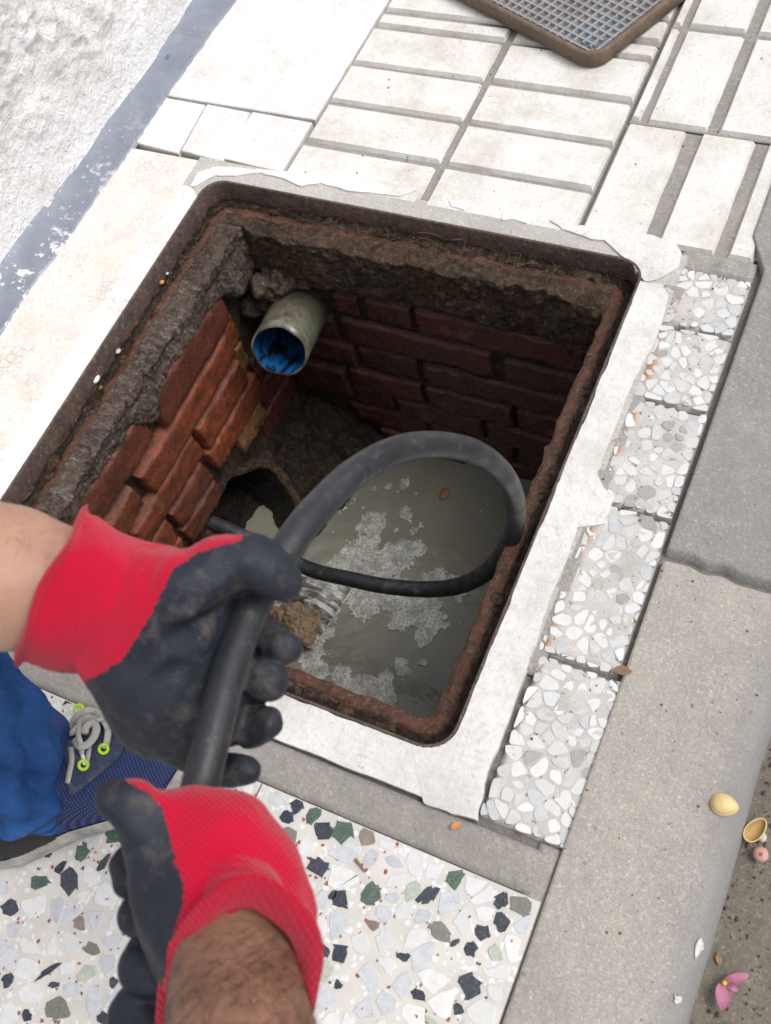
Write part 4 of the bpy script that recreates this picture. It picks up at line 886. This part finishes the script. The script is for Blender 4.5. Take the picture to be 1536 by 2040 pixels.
# --- loose knitted cuff as a ribbed sleeve with rolled hem (traced openings)
def sleeve(c0, c1, ra, rb, n0, n1, axisz, mat, name, parent, nu=150, nv=60, wr=.0035, seed=0, hem=.0022, wav=6, kb=None):
    """tapering sleeve from centre c0 (open hem) to c1; a,b are the half-axes vectors at each end"""
    def fn(u, v):
        th = 2*math.pi*u; c = c0+(c1-c0)*v[...,None]; A = n0[0]+(n1[0]-n0[0])*v[...,None]; B = n0[1]+(n1[1]-n0[1])*v[...,None]
        r = 1 + .035*np.sin(th*wav+seed)*(1-v)**1.5 + .03*np.sin(th*3+1+v*6) + .02*fbm(np.stack([np.cos(th)*2, np.sin(th)*2, v*5+seed], -1), 1.5, 3, seed)
        h = hem/np.linalg.norm(n0[0]); r = r + h*np.exp(-((v-.05)/.035)**2)*1.2
        P = c + (A*np.cos(th)[...,None]+B*np.sin(th)[...,None])*r[...,None]
        ax = (c1-c0); P = P + ax*( .05*np.sin(th*2+seed)*(1-v)**2 + .03*np.sin(th*5)*(1-v)**2)[...,None]
        # turned hem
        return P
    P, f = grid(nu, nv, fn); 
    # inner rim
    R = P.reshape(nu, nv, 3); inn = c0+(R[:,0]-c0)*.93+(c1-c0)*.02; inn2 = c0+(R[:,6]-c0)*.86; n = nu*nv
    P = np.concatenate([P, inn, inn2]); g = []
    for k in range(nu-1): g += [(k*nv, n+k, n+k+1, (k+1)*nv), (n+k, n+nu+k, n+nu+k+1, n+k+1)]
    return mk(name, P, [tuple(q) for q in f]+g, mat, parent)
c0, c1 = D(88,1168,.63), D(240,1215,.63)
right = (D(150,1022,.63)-D(22,1315,.63))/2; view = ray(88,1172)/FPX; view = view/np.linalg.norm(view)
n0 = (right*1.0, view*.052); r1 = (D(310,1075,.63)-D(190,1345,.63))/2; n1 = (r1*.98, view*.041)
sleeve(c0, c1, 0, 0, n0, n1, 0, MT['knitA'], 'knit_cuff', gA, seed=2, hem=.0035)
# forearm from the left
arA = limb([[(-460,1075,.66,185),(-300,1100,.65,172),(-120,1130,.635,156),(20,1152,.633,143),(110,1172,.635,126),(190,1190,.64,105)]], .01)
V, F = nets(lambda P: field(arA, .004)(P)+.0012*fbm(P, 18, 2, 3), *bounds(arA, .006), .0035); V = relax(V, F, 3, .5); mk('forearm', V, F, MT['skinA'], per, label='bare forearm coming in from the left')
# a few hairs on its upper edge
def hairs(prim, n, mat, parent, rng, side, ln=(.010,.020), th=.00013, name='arm_hair'):
    mb = MB(); k = 0
    for q in range(n):
        a, b, ra, rb = prim[rng.integers(len(prim))]; t = rng.random(); c = a+(b-a)*t; r = ra+(rb-ra)*t; ax = (b-a)/np.linalg.norm(b-a)
        d = rng.normal(size=3); d = d - (d@ax)*ax; d /= np.linalg.norm(d)
        if side(d) is False: continue
        tan = np.cross(ax, d); L = rng.uniform(*ln); s = c+d*r*.985; g = ax*rng.normal(.55,.3)+tan*rng.normal(.35,.5); g /= np.linalg.norm(g)
        p = [s, s+g*L*.4+d*L*.20, s+g*L*.75+d*L*.22, s+g*L+d*L*.13+tan*L*rng.normal(0,.18)]; w = np.cross(g, d); w /= np.linalg.norm(w)
        mb.add([p[0]-w*th, p[0]+w*th, p[1]-w*th, p[1]+w*th, p[2]-w*th*.8, p[2]+w*th*.8, p[3]], [(0,1,3,2),(2,3,5,4),(4,5,6)])
    return mb.build(name, mat, parent, kind='stuff', smooth=False)
cdir = -ray(100,1100)/np.linalg.norm(ray(100,1100))
hairs(arA[2:], 500, MT['hair'], per, np.random.default_rng(3), lambda d: bool(d@(D(60,900,.6)-D(60,1100,.6)) > 0.03), th=.00006)
# --- lower glove, back of the hand towards us
palmB = limb([[(500,1850,.545,112),(470,1760,.55,104),(430,1690,.555,92),(372,1648,.56,64)],[(420,1870,.555,88),(400,1780,.56,82),(370,1700,.565,68)],[(470,1950,.535,118),(480,1870,.54,114)]], .01)
thB = limb([[(360,1930,.56,52),(345,1830,.553,58),(328,1740,.55,55),(300,1655,.548,46),(262,1600,.546,42),(222,1588,.548,36)]], .01)
fB = [limb([ch], .01) for ch in (
 [(330,1700,.585,44),(275,1705,.59,34),(255,1725,.58,33),(255,1760,.57,36)],
 [(350,1790,.585,46),(295,1800,.592,40),(275,1828,.582,37),(300,1842,.572,36)],
 [(370,1880,.58,50),(300,1895,.587,44),(288,1930,.575,48),(310,1945,.566,44)],
 [(380,1970,.58,50),(300,1985,.585,46),(262,2020,.575,46),(290,2050,.566,46)])]
def gloveB(P):
    r = smin(field(palmB, .03)(P), field(thB, .012)(P), .014); q = None
    for g in fB:
        d = field(g, .008)(P); q = d if q is None else smin(q, d, .0018)
    r = smin(r, q, .003)
    return r + .0012*fbm(P, 22, 3, 8) + .0034*np.abs(fbm(P*np.array([1.,2.2,1.5]), 24, 3, 14))
allB = palmB+thB+[p for g in fB for p in g]
V, F = nets(gloveB, *bounds(allB, .006), .0017); V = relax(V, F, 2, .5)
pj = project(V) + 4*np.stack([fbm(V, 90, 3, 1), fbm(V, 90, 3, 2)], 1)
redB = inpoly(pj, [(225,1480),(238,1545),(262,1562),(298,1582),(322,1612),(337,1660),(350,1720),(366,1765),(364,1800),(350,1850),(332,1920),(318,2010),(318,2200),(900,2200),(900,1480)])
cutB = inpoly(pj, [(322,2005),(345,1925),(390,1862),(440,1822),(500,1800),(555,1818),(590,1870),(606,1950),(600,2040),(600,2300),(322,2300)])
fr1 = redB[F].sum(1) >= 2; cf = cutB[F].all(1)
gB = mk('glove', *split(V, F, ~fr1), MT['coat'], per, label='dark rubber coated glove, red knitted back up, fingers curled under')
mk('knit_back', *split(V, F, fr1 & ~cf), MT['knitB'], gB)
arB = limb([[(466,1860,.530,104),(468,1920,.522,120),(472,2000,.510,136),(480,2090,.49,152),(500,2250,.46,178),(520,2420,.43,200)]], .01)
V, F = nets(lambda P: field(arB, .004)(P)+.001*fbm(P, 18, 2, 3), *bounds(arB, .004), .0030); V = relax(V, F, 3, .5); mk('forearm', V, F, MT['skinB'], per, label='tanned hairy forearm coming up from below')
hairs(arB[:5], 6000, MT['hair'], per, np.random.default_rng(8), lambda d: bool(d@(-view) > -.1), (.007,.016), .00007)
c0 = D(463,2010,.545); A_ = (D(606,2000,.535)-D(322,2015,.55))/2; B_ = D(500,1797,.492)-c0
c1 = D(450,1745,.558); A1 = (D(556,1770,.555)-D(345,1760,.56))/2; B1 = D(455,1700,.518)-c1
sleeve(c0, c1, 0, 0, (A_, B_), (A1, B1), 0, MT['knitB'], 'knit_cuff', gB, seed=5, wav=4, hem=.006)
# --- shoe and trouser leg
sh0, sh1 = G(-60,1690), G(395,1478); axs = (sh1-sh0); axs[2] = 0; SL = np.linalg.norm(axs); axs /= SL; sdv = np.array([-axs[1], axs[0], 0])
def SH(l, w, z): return sh0 + axs*l + sdv*w + np.array([0,0,z])
def outline(t, k=1.):
    return np.interp(t, [0,.05,.2,.45,.7,.85,.95,1.], [.0,.55,.80,.80,1.0,.92,.6,.0])*.052*k
def sole(u, v):
    th = 2*math.pi*u; l = .5-.5*np.cos(th); w = outline(l)*np.where(th < math.pi, 1, -1); z = .003+.030*v+ .010*np.clip((l-.75)/.25, 0, 1); kk = 1+.05*np.sin(v*math.pi)
    X = SH(0,0,0)[None,None]+axs*(l*SL)[...,None]+sdv*(w*kk)[...,None]; X[...,2] = z; return X
P, f = grid(120, 10, sole, False); sho = mk('shoe', P, f, MT['sole'], per, label='navy trainer with dirty white sole and grey laces')
cap = [i*10 for i in range(119)]; 
def upper(u, v):
    th = math.pi*v; l = u; zt = np.interp(l, [0,.12,.25,.42,.6,.8,.95,1], [.075,.105,.112,.108,.085,.060,.045,.030]); w = outline(l, .97)
    X = SH(0,0,0)[None,None]+axs*(l*SL)[...,None]+sdv*(w*np.cos(th))[...,None]; X[...,2] = .030+(zt-.030)*np.sin(th)**.8; return X
P, f = grid(70, 50, upper); mk('shoe_upper', P, f, MT['mesh'], sho)
def onshoe(px, py, lift=.0):
    # march the ray until it meets the upper
    d = ray(px, py)/FPX
    for t in np.arange(.85, 1.25, .002):
        p = CAMP+d*t; q = p-sh0; l = (q@axs)/SL; w = q@sdv
        if 0 < l < 1:
            zt = np.interp(l, [0,.12,.25,.42,.6,.8,.95,1], [.075,.105,.112,.108,.085,.060,.045,.030]); W_ = outline(l, .97)+1e-6; c = np.clip(w/W_, -1, 1); z = .030+(zt-.030)*(1-c*c)**.4
            if abs(w) < W_ and p[2] < z: return CAMP+d*(t-lift)
    return CAMP+d*(1.07-lift)
def panel(name, pts, mat, parent, r=.0022, lift=.004, n=70, **k):
    """a stitched-on patch: outline in photo pixels, dropped on the shoe and given thickness"""
    pts = np.array(pts, float); x0, y0 = pts.min(0); x1, y1 = pts.max(0); gx = np.linspace(x0, x1, n); gy = np.linspace(y0, y1, n); V = []; idx = {}
    for i, a in enumerate(gx):
        for j, b in enumerate(gy):
            if inpoly(np.array([[a, b]]), pts)[0]: idx[i, j] = len(V); V.append(onshoe(a, b, lift))
    F = [(idx[i,j], idx[i,j+1], idx[i+1,j+1], idx[i+1,j]) for i in range(n-1) for j in range(n-1) if (i,j) in idx and (i,j+1) in idx and (i+1,j) in idx and (i+1,j+1) in idx]
    if not F: return None
    V = np.array(V); d = ray(*pts.mean(0))/np.linalg.norm(ray(*pts.mean(0))); nV = len(V)
    ed = {}
    for q in F:
        for a, b in zip(q, q[1:]+q[:1]): ed[(a, b)] = 1
    rim = [(a, b) for (a, b) in ed if (b, a) not in ed]
    F2 = F+[(a, b, b+nV, a+nV) for a, b in rim]
    return mk(name, np.concatenate([V, V+d*.006]), F2, mat, parent, **k)
panel('lace_panel', [(128,1500),(150,1440),(190,1418),(232,1445),(258,1470),(240,1510),(205,1540),(165,1575),(138,1590)], MT['overlay'], sho, lift=.003)
panel('heel_counter', [(-40,1600),(60,1625),(118,1640),(112,1675),(70,1700),(20,1712),(-40,1712)], MT['heel'], sho, lift=.006)
# padded collar and tongue
colr = [onshoe(84,1430,.012),onshoe(112,1440,.022),onshoe(130,1470,.024),onshoe(130,1505,.022),onshoe(112,1525,.016),onshoe(84,1520,.01)]
cc = D(98,1478,1.0)
cp = limb([[(88,1420,.985,20),(106,1452,.985,27),(112,1492,.985,30),(104,1530,.99,30),(80,1560,.995,26)]], .01)
V, F = nets(field(cp, .01), *bounds(cp), .0020); mk('padded_collar', relax(V, F, 2), F, MT['collar'], sho)
panel('tongue_tab', [(50,1410),(62,1408),(92,1416),(112,1424),(126,1436),(133,1444),(110,1440),(88,1428),(70,1422)], MT['lime'], sho, lift=.036)
for a, b in ((166,1524),(206,1492),(250,1460),(157,1412)):
    c = onshoe(a, b, .0075); d = -ray(a, b)/np.linalg.norm(ray(a, b)); e1 = np.cross(d, [0,0,1.]); e1 /= np.linalg.norm(e1); e2 = np.cross(d, e1)
    pth = np.array([c+.0040*(math.cos(t)*e1+math.sin(t)*e2) for t in np.linspace(0, 2*math.pi, 25)]); v, f = tube(pth, .0016, 8, False); mk('eyelet', v, f, MT['lime'], sho)
def lace(pts, r=.0038, name='shoelace', mat='lace', n=10):
    P = catmull([onshoe(a, b, l) for a, b, l in pts], n); v, f = tube(P, r, 12, True, .62); return mk(name, v, f, MT[mat], sho)
lace([(140,1448,.012),(150,1430,.020),(172,1416,.024),(195,1420,.020),(205,1432,.014),(190,1436,.018),(165,1444,.020),(146,1456,.016)])
lace([(145,1460,.014),(160,1444,.022),(185,1434,.024),(208,1438,.018),(215,1455,.012),(212,1480,.008),(207,1492,.006)])
lace([(158,1448,.024),(156,1465,.024),(160,1480,.020),(163,1500,.012)], .0027)
lace([(163,1500,.012),(166,1512,.010),(169,1524,.008)], .0019, 'lace_tip', 'aglet')
lace([(150,1474,.012),(158,1486,.018),(172,1484,.020),(186,1470,.020),(192,1452,.020),(186,1440,.022),(172,1448,.022),(168,1462,.018)])
lace([(142,1490,.006),(143,1515,.006),(138,1540,.006),(134,1560,.004)], .0028)
lace([(178,1480,.010),(176,1500,.008),(172,1520,.005)], .0026)
# trouser leg: gathered cloth tube falling over the shoe
tc = [D(-320,1040,.70),D(-225,1165,.78),D(-130,1300,.86),D(-52,1420,.890),D(0,1510,.915),D(34,1578,.93),D(48,1606,.935)]
Pc = catmull(tc, 14)
def leg(u, v):
    th = 2*math.pi*u; i = np.clip(v*(len(Pc)-1), 0, len(Pc)-1.001); k = i.astype(int); t = (i-k)[...,None]; C_ = Pc[k]*(1-t)+Pc[k+1]*t
    ax = (Pc[-1]-Pc[0]); ax = ax/np.linalg.norm(ax); e1 = np.cross(ax, -view); e1 /= np.linalg.norm(e1); e2 = np.cross(ax, e1)
    r = (.055-.018*v)*(1+.12*np.sin(th*3+v*7)+.09*np.sin(th*6-v*13+1)+.09*np.sin(v*30+4*np.sin(th*1.5)+2)*np.clip(v*2, 0, 1)+.05*np.abs(fbm(np.stack([np.cos(th), np.sin(th)*2, v*9], -1), 2.4, 3, 2))+.04*fbm(np.stack([np.cos(th), np.sin(th), v*4], -1), 2, 3, 5))
    r = np.where(v > .985, r*.97, r)+.0016*np.exp(-((v-.93)/.008)**2)*-1
    return C_+(e1*np.cos(th)[...,None]+e2*np.sin(th)[...,None])*r[...,None] + ax*(.012*np.sin(th*2+.6)*v**3)[...,None]
P, f = grid(180, 150, leg); tl = mk('trouser_leg', P, f, MT['cloth'], per, label='crumpled blue work trouser leg')
P, f = grid(180, 4, lambda u, v: leg(u, .999-.03*v*1.0)+0*u[...,None]); P2 = P.copy(); 
cen = Pc[-1]; P[:] = cen+(P-cen)*.985
for vv in (.955, .915):
    q_ = leg(np.linspace(0, 1, 121), np.full(121, vv)); v9, f9 = tube(cen+(q_-cen)*1.004, .0007, 5, False); mk('stitch_line', v9, f9, MT['overlay'], tl)
mk('trouser_hem', P, f, MT['cloth'], tl)

# ================================================================ IRON COVER lying on the tiles
b0 = G(1183,150,0); bl_ = G(896,2,0); br_ = G(1373,2,0); dl = (bl_-b0)[:2]; dr = (br_-b0)[:2]; al = math.atan2(dl[1], dl[0]); ar = math.atan2(dr[1], dr[0]); mid = (al+ar)/2
cv = empty('manhole_cover', (b0[0], b0[1], 0), label='square cast iron manhole cover with a waffle grid of ribs lying on the far tiles', cat='manhole cover')
e1 = np.array([math.cos(mid-math.pi/4), math.sin(mid-math.pi/4), 0]); e2 = np.array([math.cos(mid+math.pi/4), math.sin(mid+math.pi/4), 0]); CW = .56; TH = .024
def CV(a, b, z): return np.array([b0[0], b0[1], 0])+e1*a+e2*b+np.array([0,0,z])
def rr(o, z, r=.030):
    return np.array([CV(x, y, z) for x, y in rrect(o, CW-o, o, CW-o, max(r-o, .004), 8, 3)])
rings = [rr(.003,.0015), rr(0,.004), rr(0,TH-.003), rr(.0015,TH-.0006), rr(.0045,TH), rr(.0075,TH-.0008), rr(.0085,TH-.0045)]; n = len(rings[0]); f = []
for a in range(len(rings)-1): f += [(a*n+k, a*n+(k+1)%n, (a+1)*n+(k+1)%n, (a+1)*n+k) for k in range(n)]
mk('rim', np.concatenate(rings), f, MT['ironrust'], cv)
q = rr(.008, TH-.0042); mk('plate', np.concatenate([q, rr(.006,.002)]), [list(range(n)), [n+k for k in range(n)][::-1]]+[(k, n+k, n+(k+1)%n, (k+1)%n) for k in range(n)], MT['irond'], cv, smooth=False)
PT = .0128; nr = int((CW-.018)/PT)
for i in range(nr+1):
    s = .009+PT*i+(CW-.018-nr*PT)/2
    off = .004 if 2 < i < nr-2 else .014
    for (p, q_, name, dz) in ((e1, e2, 'rib', 0), (e2, e1, 'rib', -.0003)):
        o0 = np.array([b0[0], b0[1], 0]); w0, w1 = .0026, .0015
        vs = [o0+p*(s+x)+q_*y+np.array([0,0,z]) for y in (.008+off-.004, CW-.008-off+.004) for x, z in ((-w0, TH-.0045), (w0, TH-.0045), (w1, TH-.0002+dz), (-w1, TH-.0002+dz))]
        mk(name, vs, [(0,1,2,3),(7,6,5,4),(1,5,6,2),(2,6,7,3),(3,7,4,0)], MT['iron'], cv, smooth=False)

# ================================================================ SMALL THINGS
def shell(px, py, ang, ln, wd, z, open_, label, tilt=0.):
    c = G(px, py, z); t = empty('pistachio_shell', tuple(c), label=label, cat='nut shell', group='empty pistachio shells')
    ca, sa = math.cos(ang), math.sin(ang)
    def fn(s):
        def g(u, v):
            a = 2*math.pi*u; r = v; prof = 1-.18*np.cos(a)*r; x = ln*r*np.cos(a); y = wd*r*np.sin(a)*(1-.16*np.cos(a)); h = wd*.85*np.sqrt(np.clip(1-r*r, 0, 1))*s
            Z = (h if not open_ else wd*.85-h)+.0004
            if open_ : Z = wd*.85*(1-np.sqrt(np.clip(1-r*r, 0, 1)))*1.0+.0006+(.0 if s == 1 else .0007)
            return np.stack([c[0]+x*ca-y*sa, c[1]+x*sa+y*ca, c[2]+Z+tilt*(x/ln)*.001], -1)
        return g
    P, f = grid(33, 12, fn(1.)); mk('shell_outside', P, f, MT['shell'], t)
    if open_:
        P, f = grid(33, 12, lambda u, v: fn(.8)(u, v*.93)); mk('shell_inside', P, f, MT['shellin'], t)
        a = np.linspace(0, 2*math.pi, 33); pth = np.array([fn(1.)(np.array([q/(2*math.pi)]), np.array([1.]))[0] for q in a]); v, f = tube(pth, .0006, 6, False); mk('shell_edge', v, f, MT['shell'], t)
    else:
        a = np.linspace(0, 2*math.pi, 33); pth = np.array([fn(1.)(np.array([q/(2*math.pi)]), np.array([1.]))[0] for q in a]); v, f = tube(pth, .0006, 6, False); mk('shell_edge', v, f, MT['shell'], t)
shell(1443, 1604, .15, .0115, .0090, .001, False, 'closed side up pistachio shell half lying on the pale kerb')
shell(1503, 1656, 1.15, .0125, .0070, -.022, True, 'pistachio shell half lying hollow side up in the gutter beside the kerb')
# pink bead
c = G(1514, 1704, -.026); nu_ = empty('pink_berry', tuple(c), label='round pinkish berry with a dimple lying in the gutter by the open shell', cat='berry')
mk('flesh', *ico(c+np.array([0,0,.005]), .0068, 3, (1,1,.75), .05, 60, 2), MT['nut'], nu_); mk('dimple', *ico(c+np.array([0,-.001,.0099]), .0018, 2, (1,1,.4), 0, 60, 2), MT['leaf'], nu_)
# pink flower
c = G(1443, 1958, -.024); fl_ = empty('pink_flower', tuple(c), label='fallen pink petals with a yellow centre in the gutter', cat='flower')
def petal(px0, py0, px1, py1, w, name='petal'):
    a, b = G(px0, py0, -.022), G(px1, py1, -.022); d = b-a; L = np.linalg.norm(d); d /= L; s = np.array([-d[1], d[0], 0])
    def g(u, v):
        ww = w*np.sin(np.clip(.12+u*.88, 0, 1)**.8*math.pi)**.7; x = (v-.5)*2*ww; Z = .003+.004*np.sin(u*3)+.35*x*x/w; return a+d*(L*u)[...,None]+s*x[...,None]+np.array([0,0,1.])*Z[...,None]
    P, f = grid(16, 9, g); return mk(name, P, f, MT['petal'], fl_)
petal(1443,1960,1492,1942,.0045); petal(1443,1962,1437,2014,.0070); petal(1447,1962,1470,1976,.003)
mk('flower_centre', *ico(G(1443,1958,-.017), .0024, 2, (1,1,1), .3, 300, 1), MT['pollen'], fl_)
def bits(name, items, mat, label, cat, **k):
    pass
def leaf(px, py, s, ang, mat, label, name='dry_leaf', cat='leaf', z=.001):
    c = G(px, py, z); ca, sa = math.cos(ang), math.sin(ang)
    def g(u, v):
        x = s*(u-.5)*2; w = s*.5*np.sin(u*math.pi)**.7; y = w*(v-.5)*2; Z = .0012+.4*y*y/s+.12*s*np.sin(u*5)+.06*s*np.sin(y/s*14+u*9); return np.stack([c[0]+x*ca-y*sa, c[1]+x*sa+y*ca, c[2]+Z], -1)
    P, f = grid(18, 10, g); return mk(name, P, f, mat, None, label=label, cat=cat)
leaf(1240, 1337, .0095, .3, MT['leaf'], 'small curled dry leaf lodged between pebble terrazzo and kerb')
leaf(908, 1645, .0055, .9, MT['orange'], 'tiny orange leaf fragment on the cement band', 'leaf_fragment')
leaf(1432, 1910, .0055, 2.0, MT['leaf'], 'reddish brown leaf scrap in the gutter beside the kerb foot', 'leaf_fragment', z=-.026)
c = [G(708,1712,.0015),G(716,1722,.0022),G(728,1738,.0012)]; v, f = tube(catmull(c, 5), [.0016]*5+[.0010]*5+[.0004], 8); mk('seed_stalk', v, f, MT['leaf'], None, label='small brown seed stalk on the dark chipped terrazzo', cat='stalk')
# insect on the grey band
c = G(332,115,.006); sp = empty('dead_spider', tuple(c), label='tiny curled dead spider on the grey painted band', cat='spider'); mk('body', *ico(c, .0018, 2, (1,1.4,.8), .1, 200, 1), MT['blackm'], sp)
for k in range(8):
    a = k*math.pi/4+.2; p = [c, c+np.array([math.cos(a), math.sin(a), .6])*.004, c+np.array([math.cos(a)*1.6, math.sin(a)*1.6, -.5])*.004]; v, f = tube(catmull(p, 4), .00022, 5); mk('leg', v, f, MT['blackm'], sp)
# brown clump in front of the stream
c = G(580,1232,-.485); cl = MB(); 
def crump(u, v):
    x = (u-.5)*.075; y = (v-.5)*.050; P3 = np.stack([x, y, x*0+3], -1); Z = .020*(1-((u-.5)*2)**2)*(1-((v-.5)*2)**2)+.022*np.abs(fbm(P3, 42, 5, 6))+.006*np.abs(fbm(P3, 150, 3, 2)); k = 1+.5*fbm(P3, 30, 3, 9)
    return np.stack([c[0]+x*k, c[1]+y*k, c[2]-.012+Z], -1)
P, f = grid(90, 70, crump); cl.add(P, f)
cl.build('soggy_clump', MT['clump'], None, label='soggy brown clump of paper lying beside the rushing water', cat='debris')
c = G(884,985,WZ+.002); mk('floating_leaf', *ico(c, .010, 3, (.8,1.2,.25), .5, 90, 3), MT['leaf'], None, label='small brown leaf floating on the water inside the hose loop', cat='leaf')
# roots, twigs and grit along the frame ledge
rg = np.random.default_rng(21)
def root(cx, cy, z, n, L, spread, thin=.00028, name='root_tangle', label=None):
    mb = MB()
    for k in range(n):
        s = np.array([cx+rg.normal(0, spread[0]), cy+rg.normal(0, spread[1]), z+rg.uniform(0,.004)]); d = rg.normal(size=3)*[1,1,.3]; d /= np.linalg.norm(d); p = [s]
        for q in range(4): d = d+rg.normal(size=3)*.5*[1,1,.4]; d /= np.linalg.norm(d); p.append(p[-1]+d*L*rg.uniform(.15,.4))
        mb.add(*tube(catmull(p, 3), thin*rg.uniform(.6,1.5), 4))
    return mb.build(name, MT['root'], fr, kind='stuff')
root(-.50, .797, -.024, 70, .018, (.11, .005)); root(-.66, .797, -.022, 30, .014, (.02, .004)); root(-.812, .70, -.024, 40, .018, (.004, .05)); root(-.35, .799, -.022, 35, .014, (.06, .004)); root(-.236, .55, -.026, 15, .010, (.003, .14)); root(-.5,.212,-.026,15,.010,(.15,.003))
mb = MB()
for k in range(700):
    side = rg.integers(4); t = rg.random(); o = .003+abs(rg.normal(0, .006))+.002
    x, y = ((FX0+o, FY0+.03+t*.56), (FX1-o, FY0+.03+t*.56), (FX0+.03+t*.55, FY0+o), (FX0+.03+t*.55, FY1-o))[side]; mb.add(*ico((x, y, -.0265+.004*(o > .018)), rg.choice([.0007,.0012,.002], p=[.6,.3,.1]), 1, (1,1,.7), .2, 200, k))
mb.build('ledge_grit', MT['mud'], fr, kind='stuff')
mb = MB()
for k in range(190):
    t = rg.random(); sd_ = rg.integers(5); o = rg.uniform(.006, .020)
    x, y = ((FX0+.05+t*.5, FY1-o), (FX0+.2+t*.36, FY1-o), (FX0+o, FY0+.05+t*.5), (FX1-o, FY0+.1+t*.45), (FX0+.15+t*.4, FY0+o))[sd_]
    mb.add(*ico((x, y, -.028), rg.uniform(.0025, .0065), 3, (rg.uniform(.8,1.6),rg.uniform(.8,1.4),.55), .6, 170, k))
mb.build('mud_clods', MT['mortarb'], fr, kind='stuff')
tw_ = [D(0,0,1)]
for (x0, y0, x1, y1, r, lab) in ((830,463,885,474,.0012,'thin straw coloured twig lying on the far ledge of the frame, the left one'),(900,478,940,482,.0016,'thicker twig lying on the far ledge of the frame, the right one')):
    p = [G(x0, y0, -.022), G((x0+x1)/2, (y0+y1)/2-3, -.019), G(x1, y1, -.022)]; v, f = tube(catmull(p, 5), r*.8, 6); mk('twig', v, f, MT['twig'], None, label=lab, cat='twig')
for (a, b, r, mt, lab, nm) in ((190,755,.0055,'white','white stone chip lying on the left ledge of the frame','stone_chip'),(200,772,.003,'moss','tiny tuft of moss on the left ledge of the frame','moss_tuft'),(322,562,.0032,'orange','small orange brick crumb on the left ledge','brick_crumb'),(333,545,.0022,'grit','pale pebble beside the orange crumb on the left ledge','small_pebble'),(235,700,.0035,'grit','greyish pebble on the left ledge above the white chip','small_pebble'),(1519,1668,.0035,'grit','white pebble in the gutter to the right of the open shell','small_pebble')):
    c = G(a, b, -.022); mk(nm, *ico(c, r, 2, (1,1.2,.7), .25, 150, int(a)), MT[mt], None, label=lab, cat={'moss_tuft':'moss','brick_crumb':'crumb'}.get(nm, 'pebble'))
# grit in the gutter, in joints
mb = MB()
for k in range(1100):
    x = .052+abs(rg.normal(0,.05)); y = rg.uniform(-.1, .6); mb.add(*ico((x, y, -.0285), rg.choice([.0005,.0009,.0016], p=[.6,.3,.1]), 1, (1,rg.uniform(.6,2.2),.5), .2, 200, k))
mb.build('gutter_grit', MT['darkgrit'], None, kind='stuff', label='dark plant grit scattered along the gutter', cat='grit')
mb = MB()
for k in range(700):
    u_ = rg.random(); x, y = (rg.uniform(-.72,-.12), rg.uniform(.86,1.3)) if u_ < .6 else (rg.uniform(-.18,.03), rg.uniform(0,.85))
    mb.add(*ico((x, y, .0006 if u_ >= .6 else -.0052 if rg.random() < .6 else .0003), rg.choice([.0005,.0008,.0014], p=[.6,.3,.1]), 1, (1,1,.7), .2, 200, k))
mb.build('paving_grit', MT['twig'], None, kind='stuff', label='fine dark grit scattered over the paving', cat='grit')
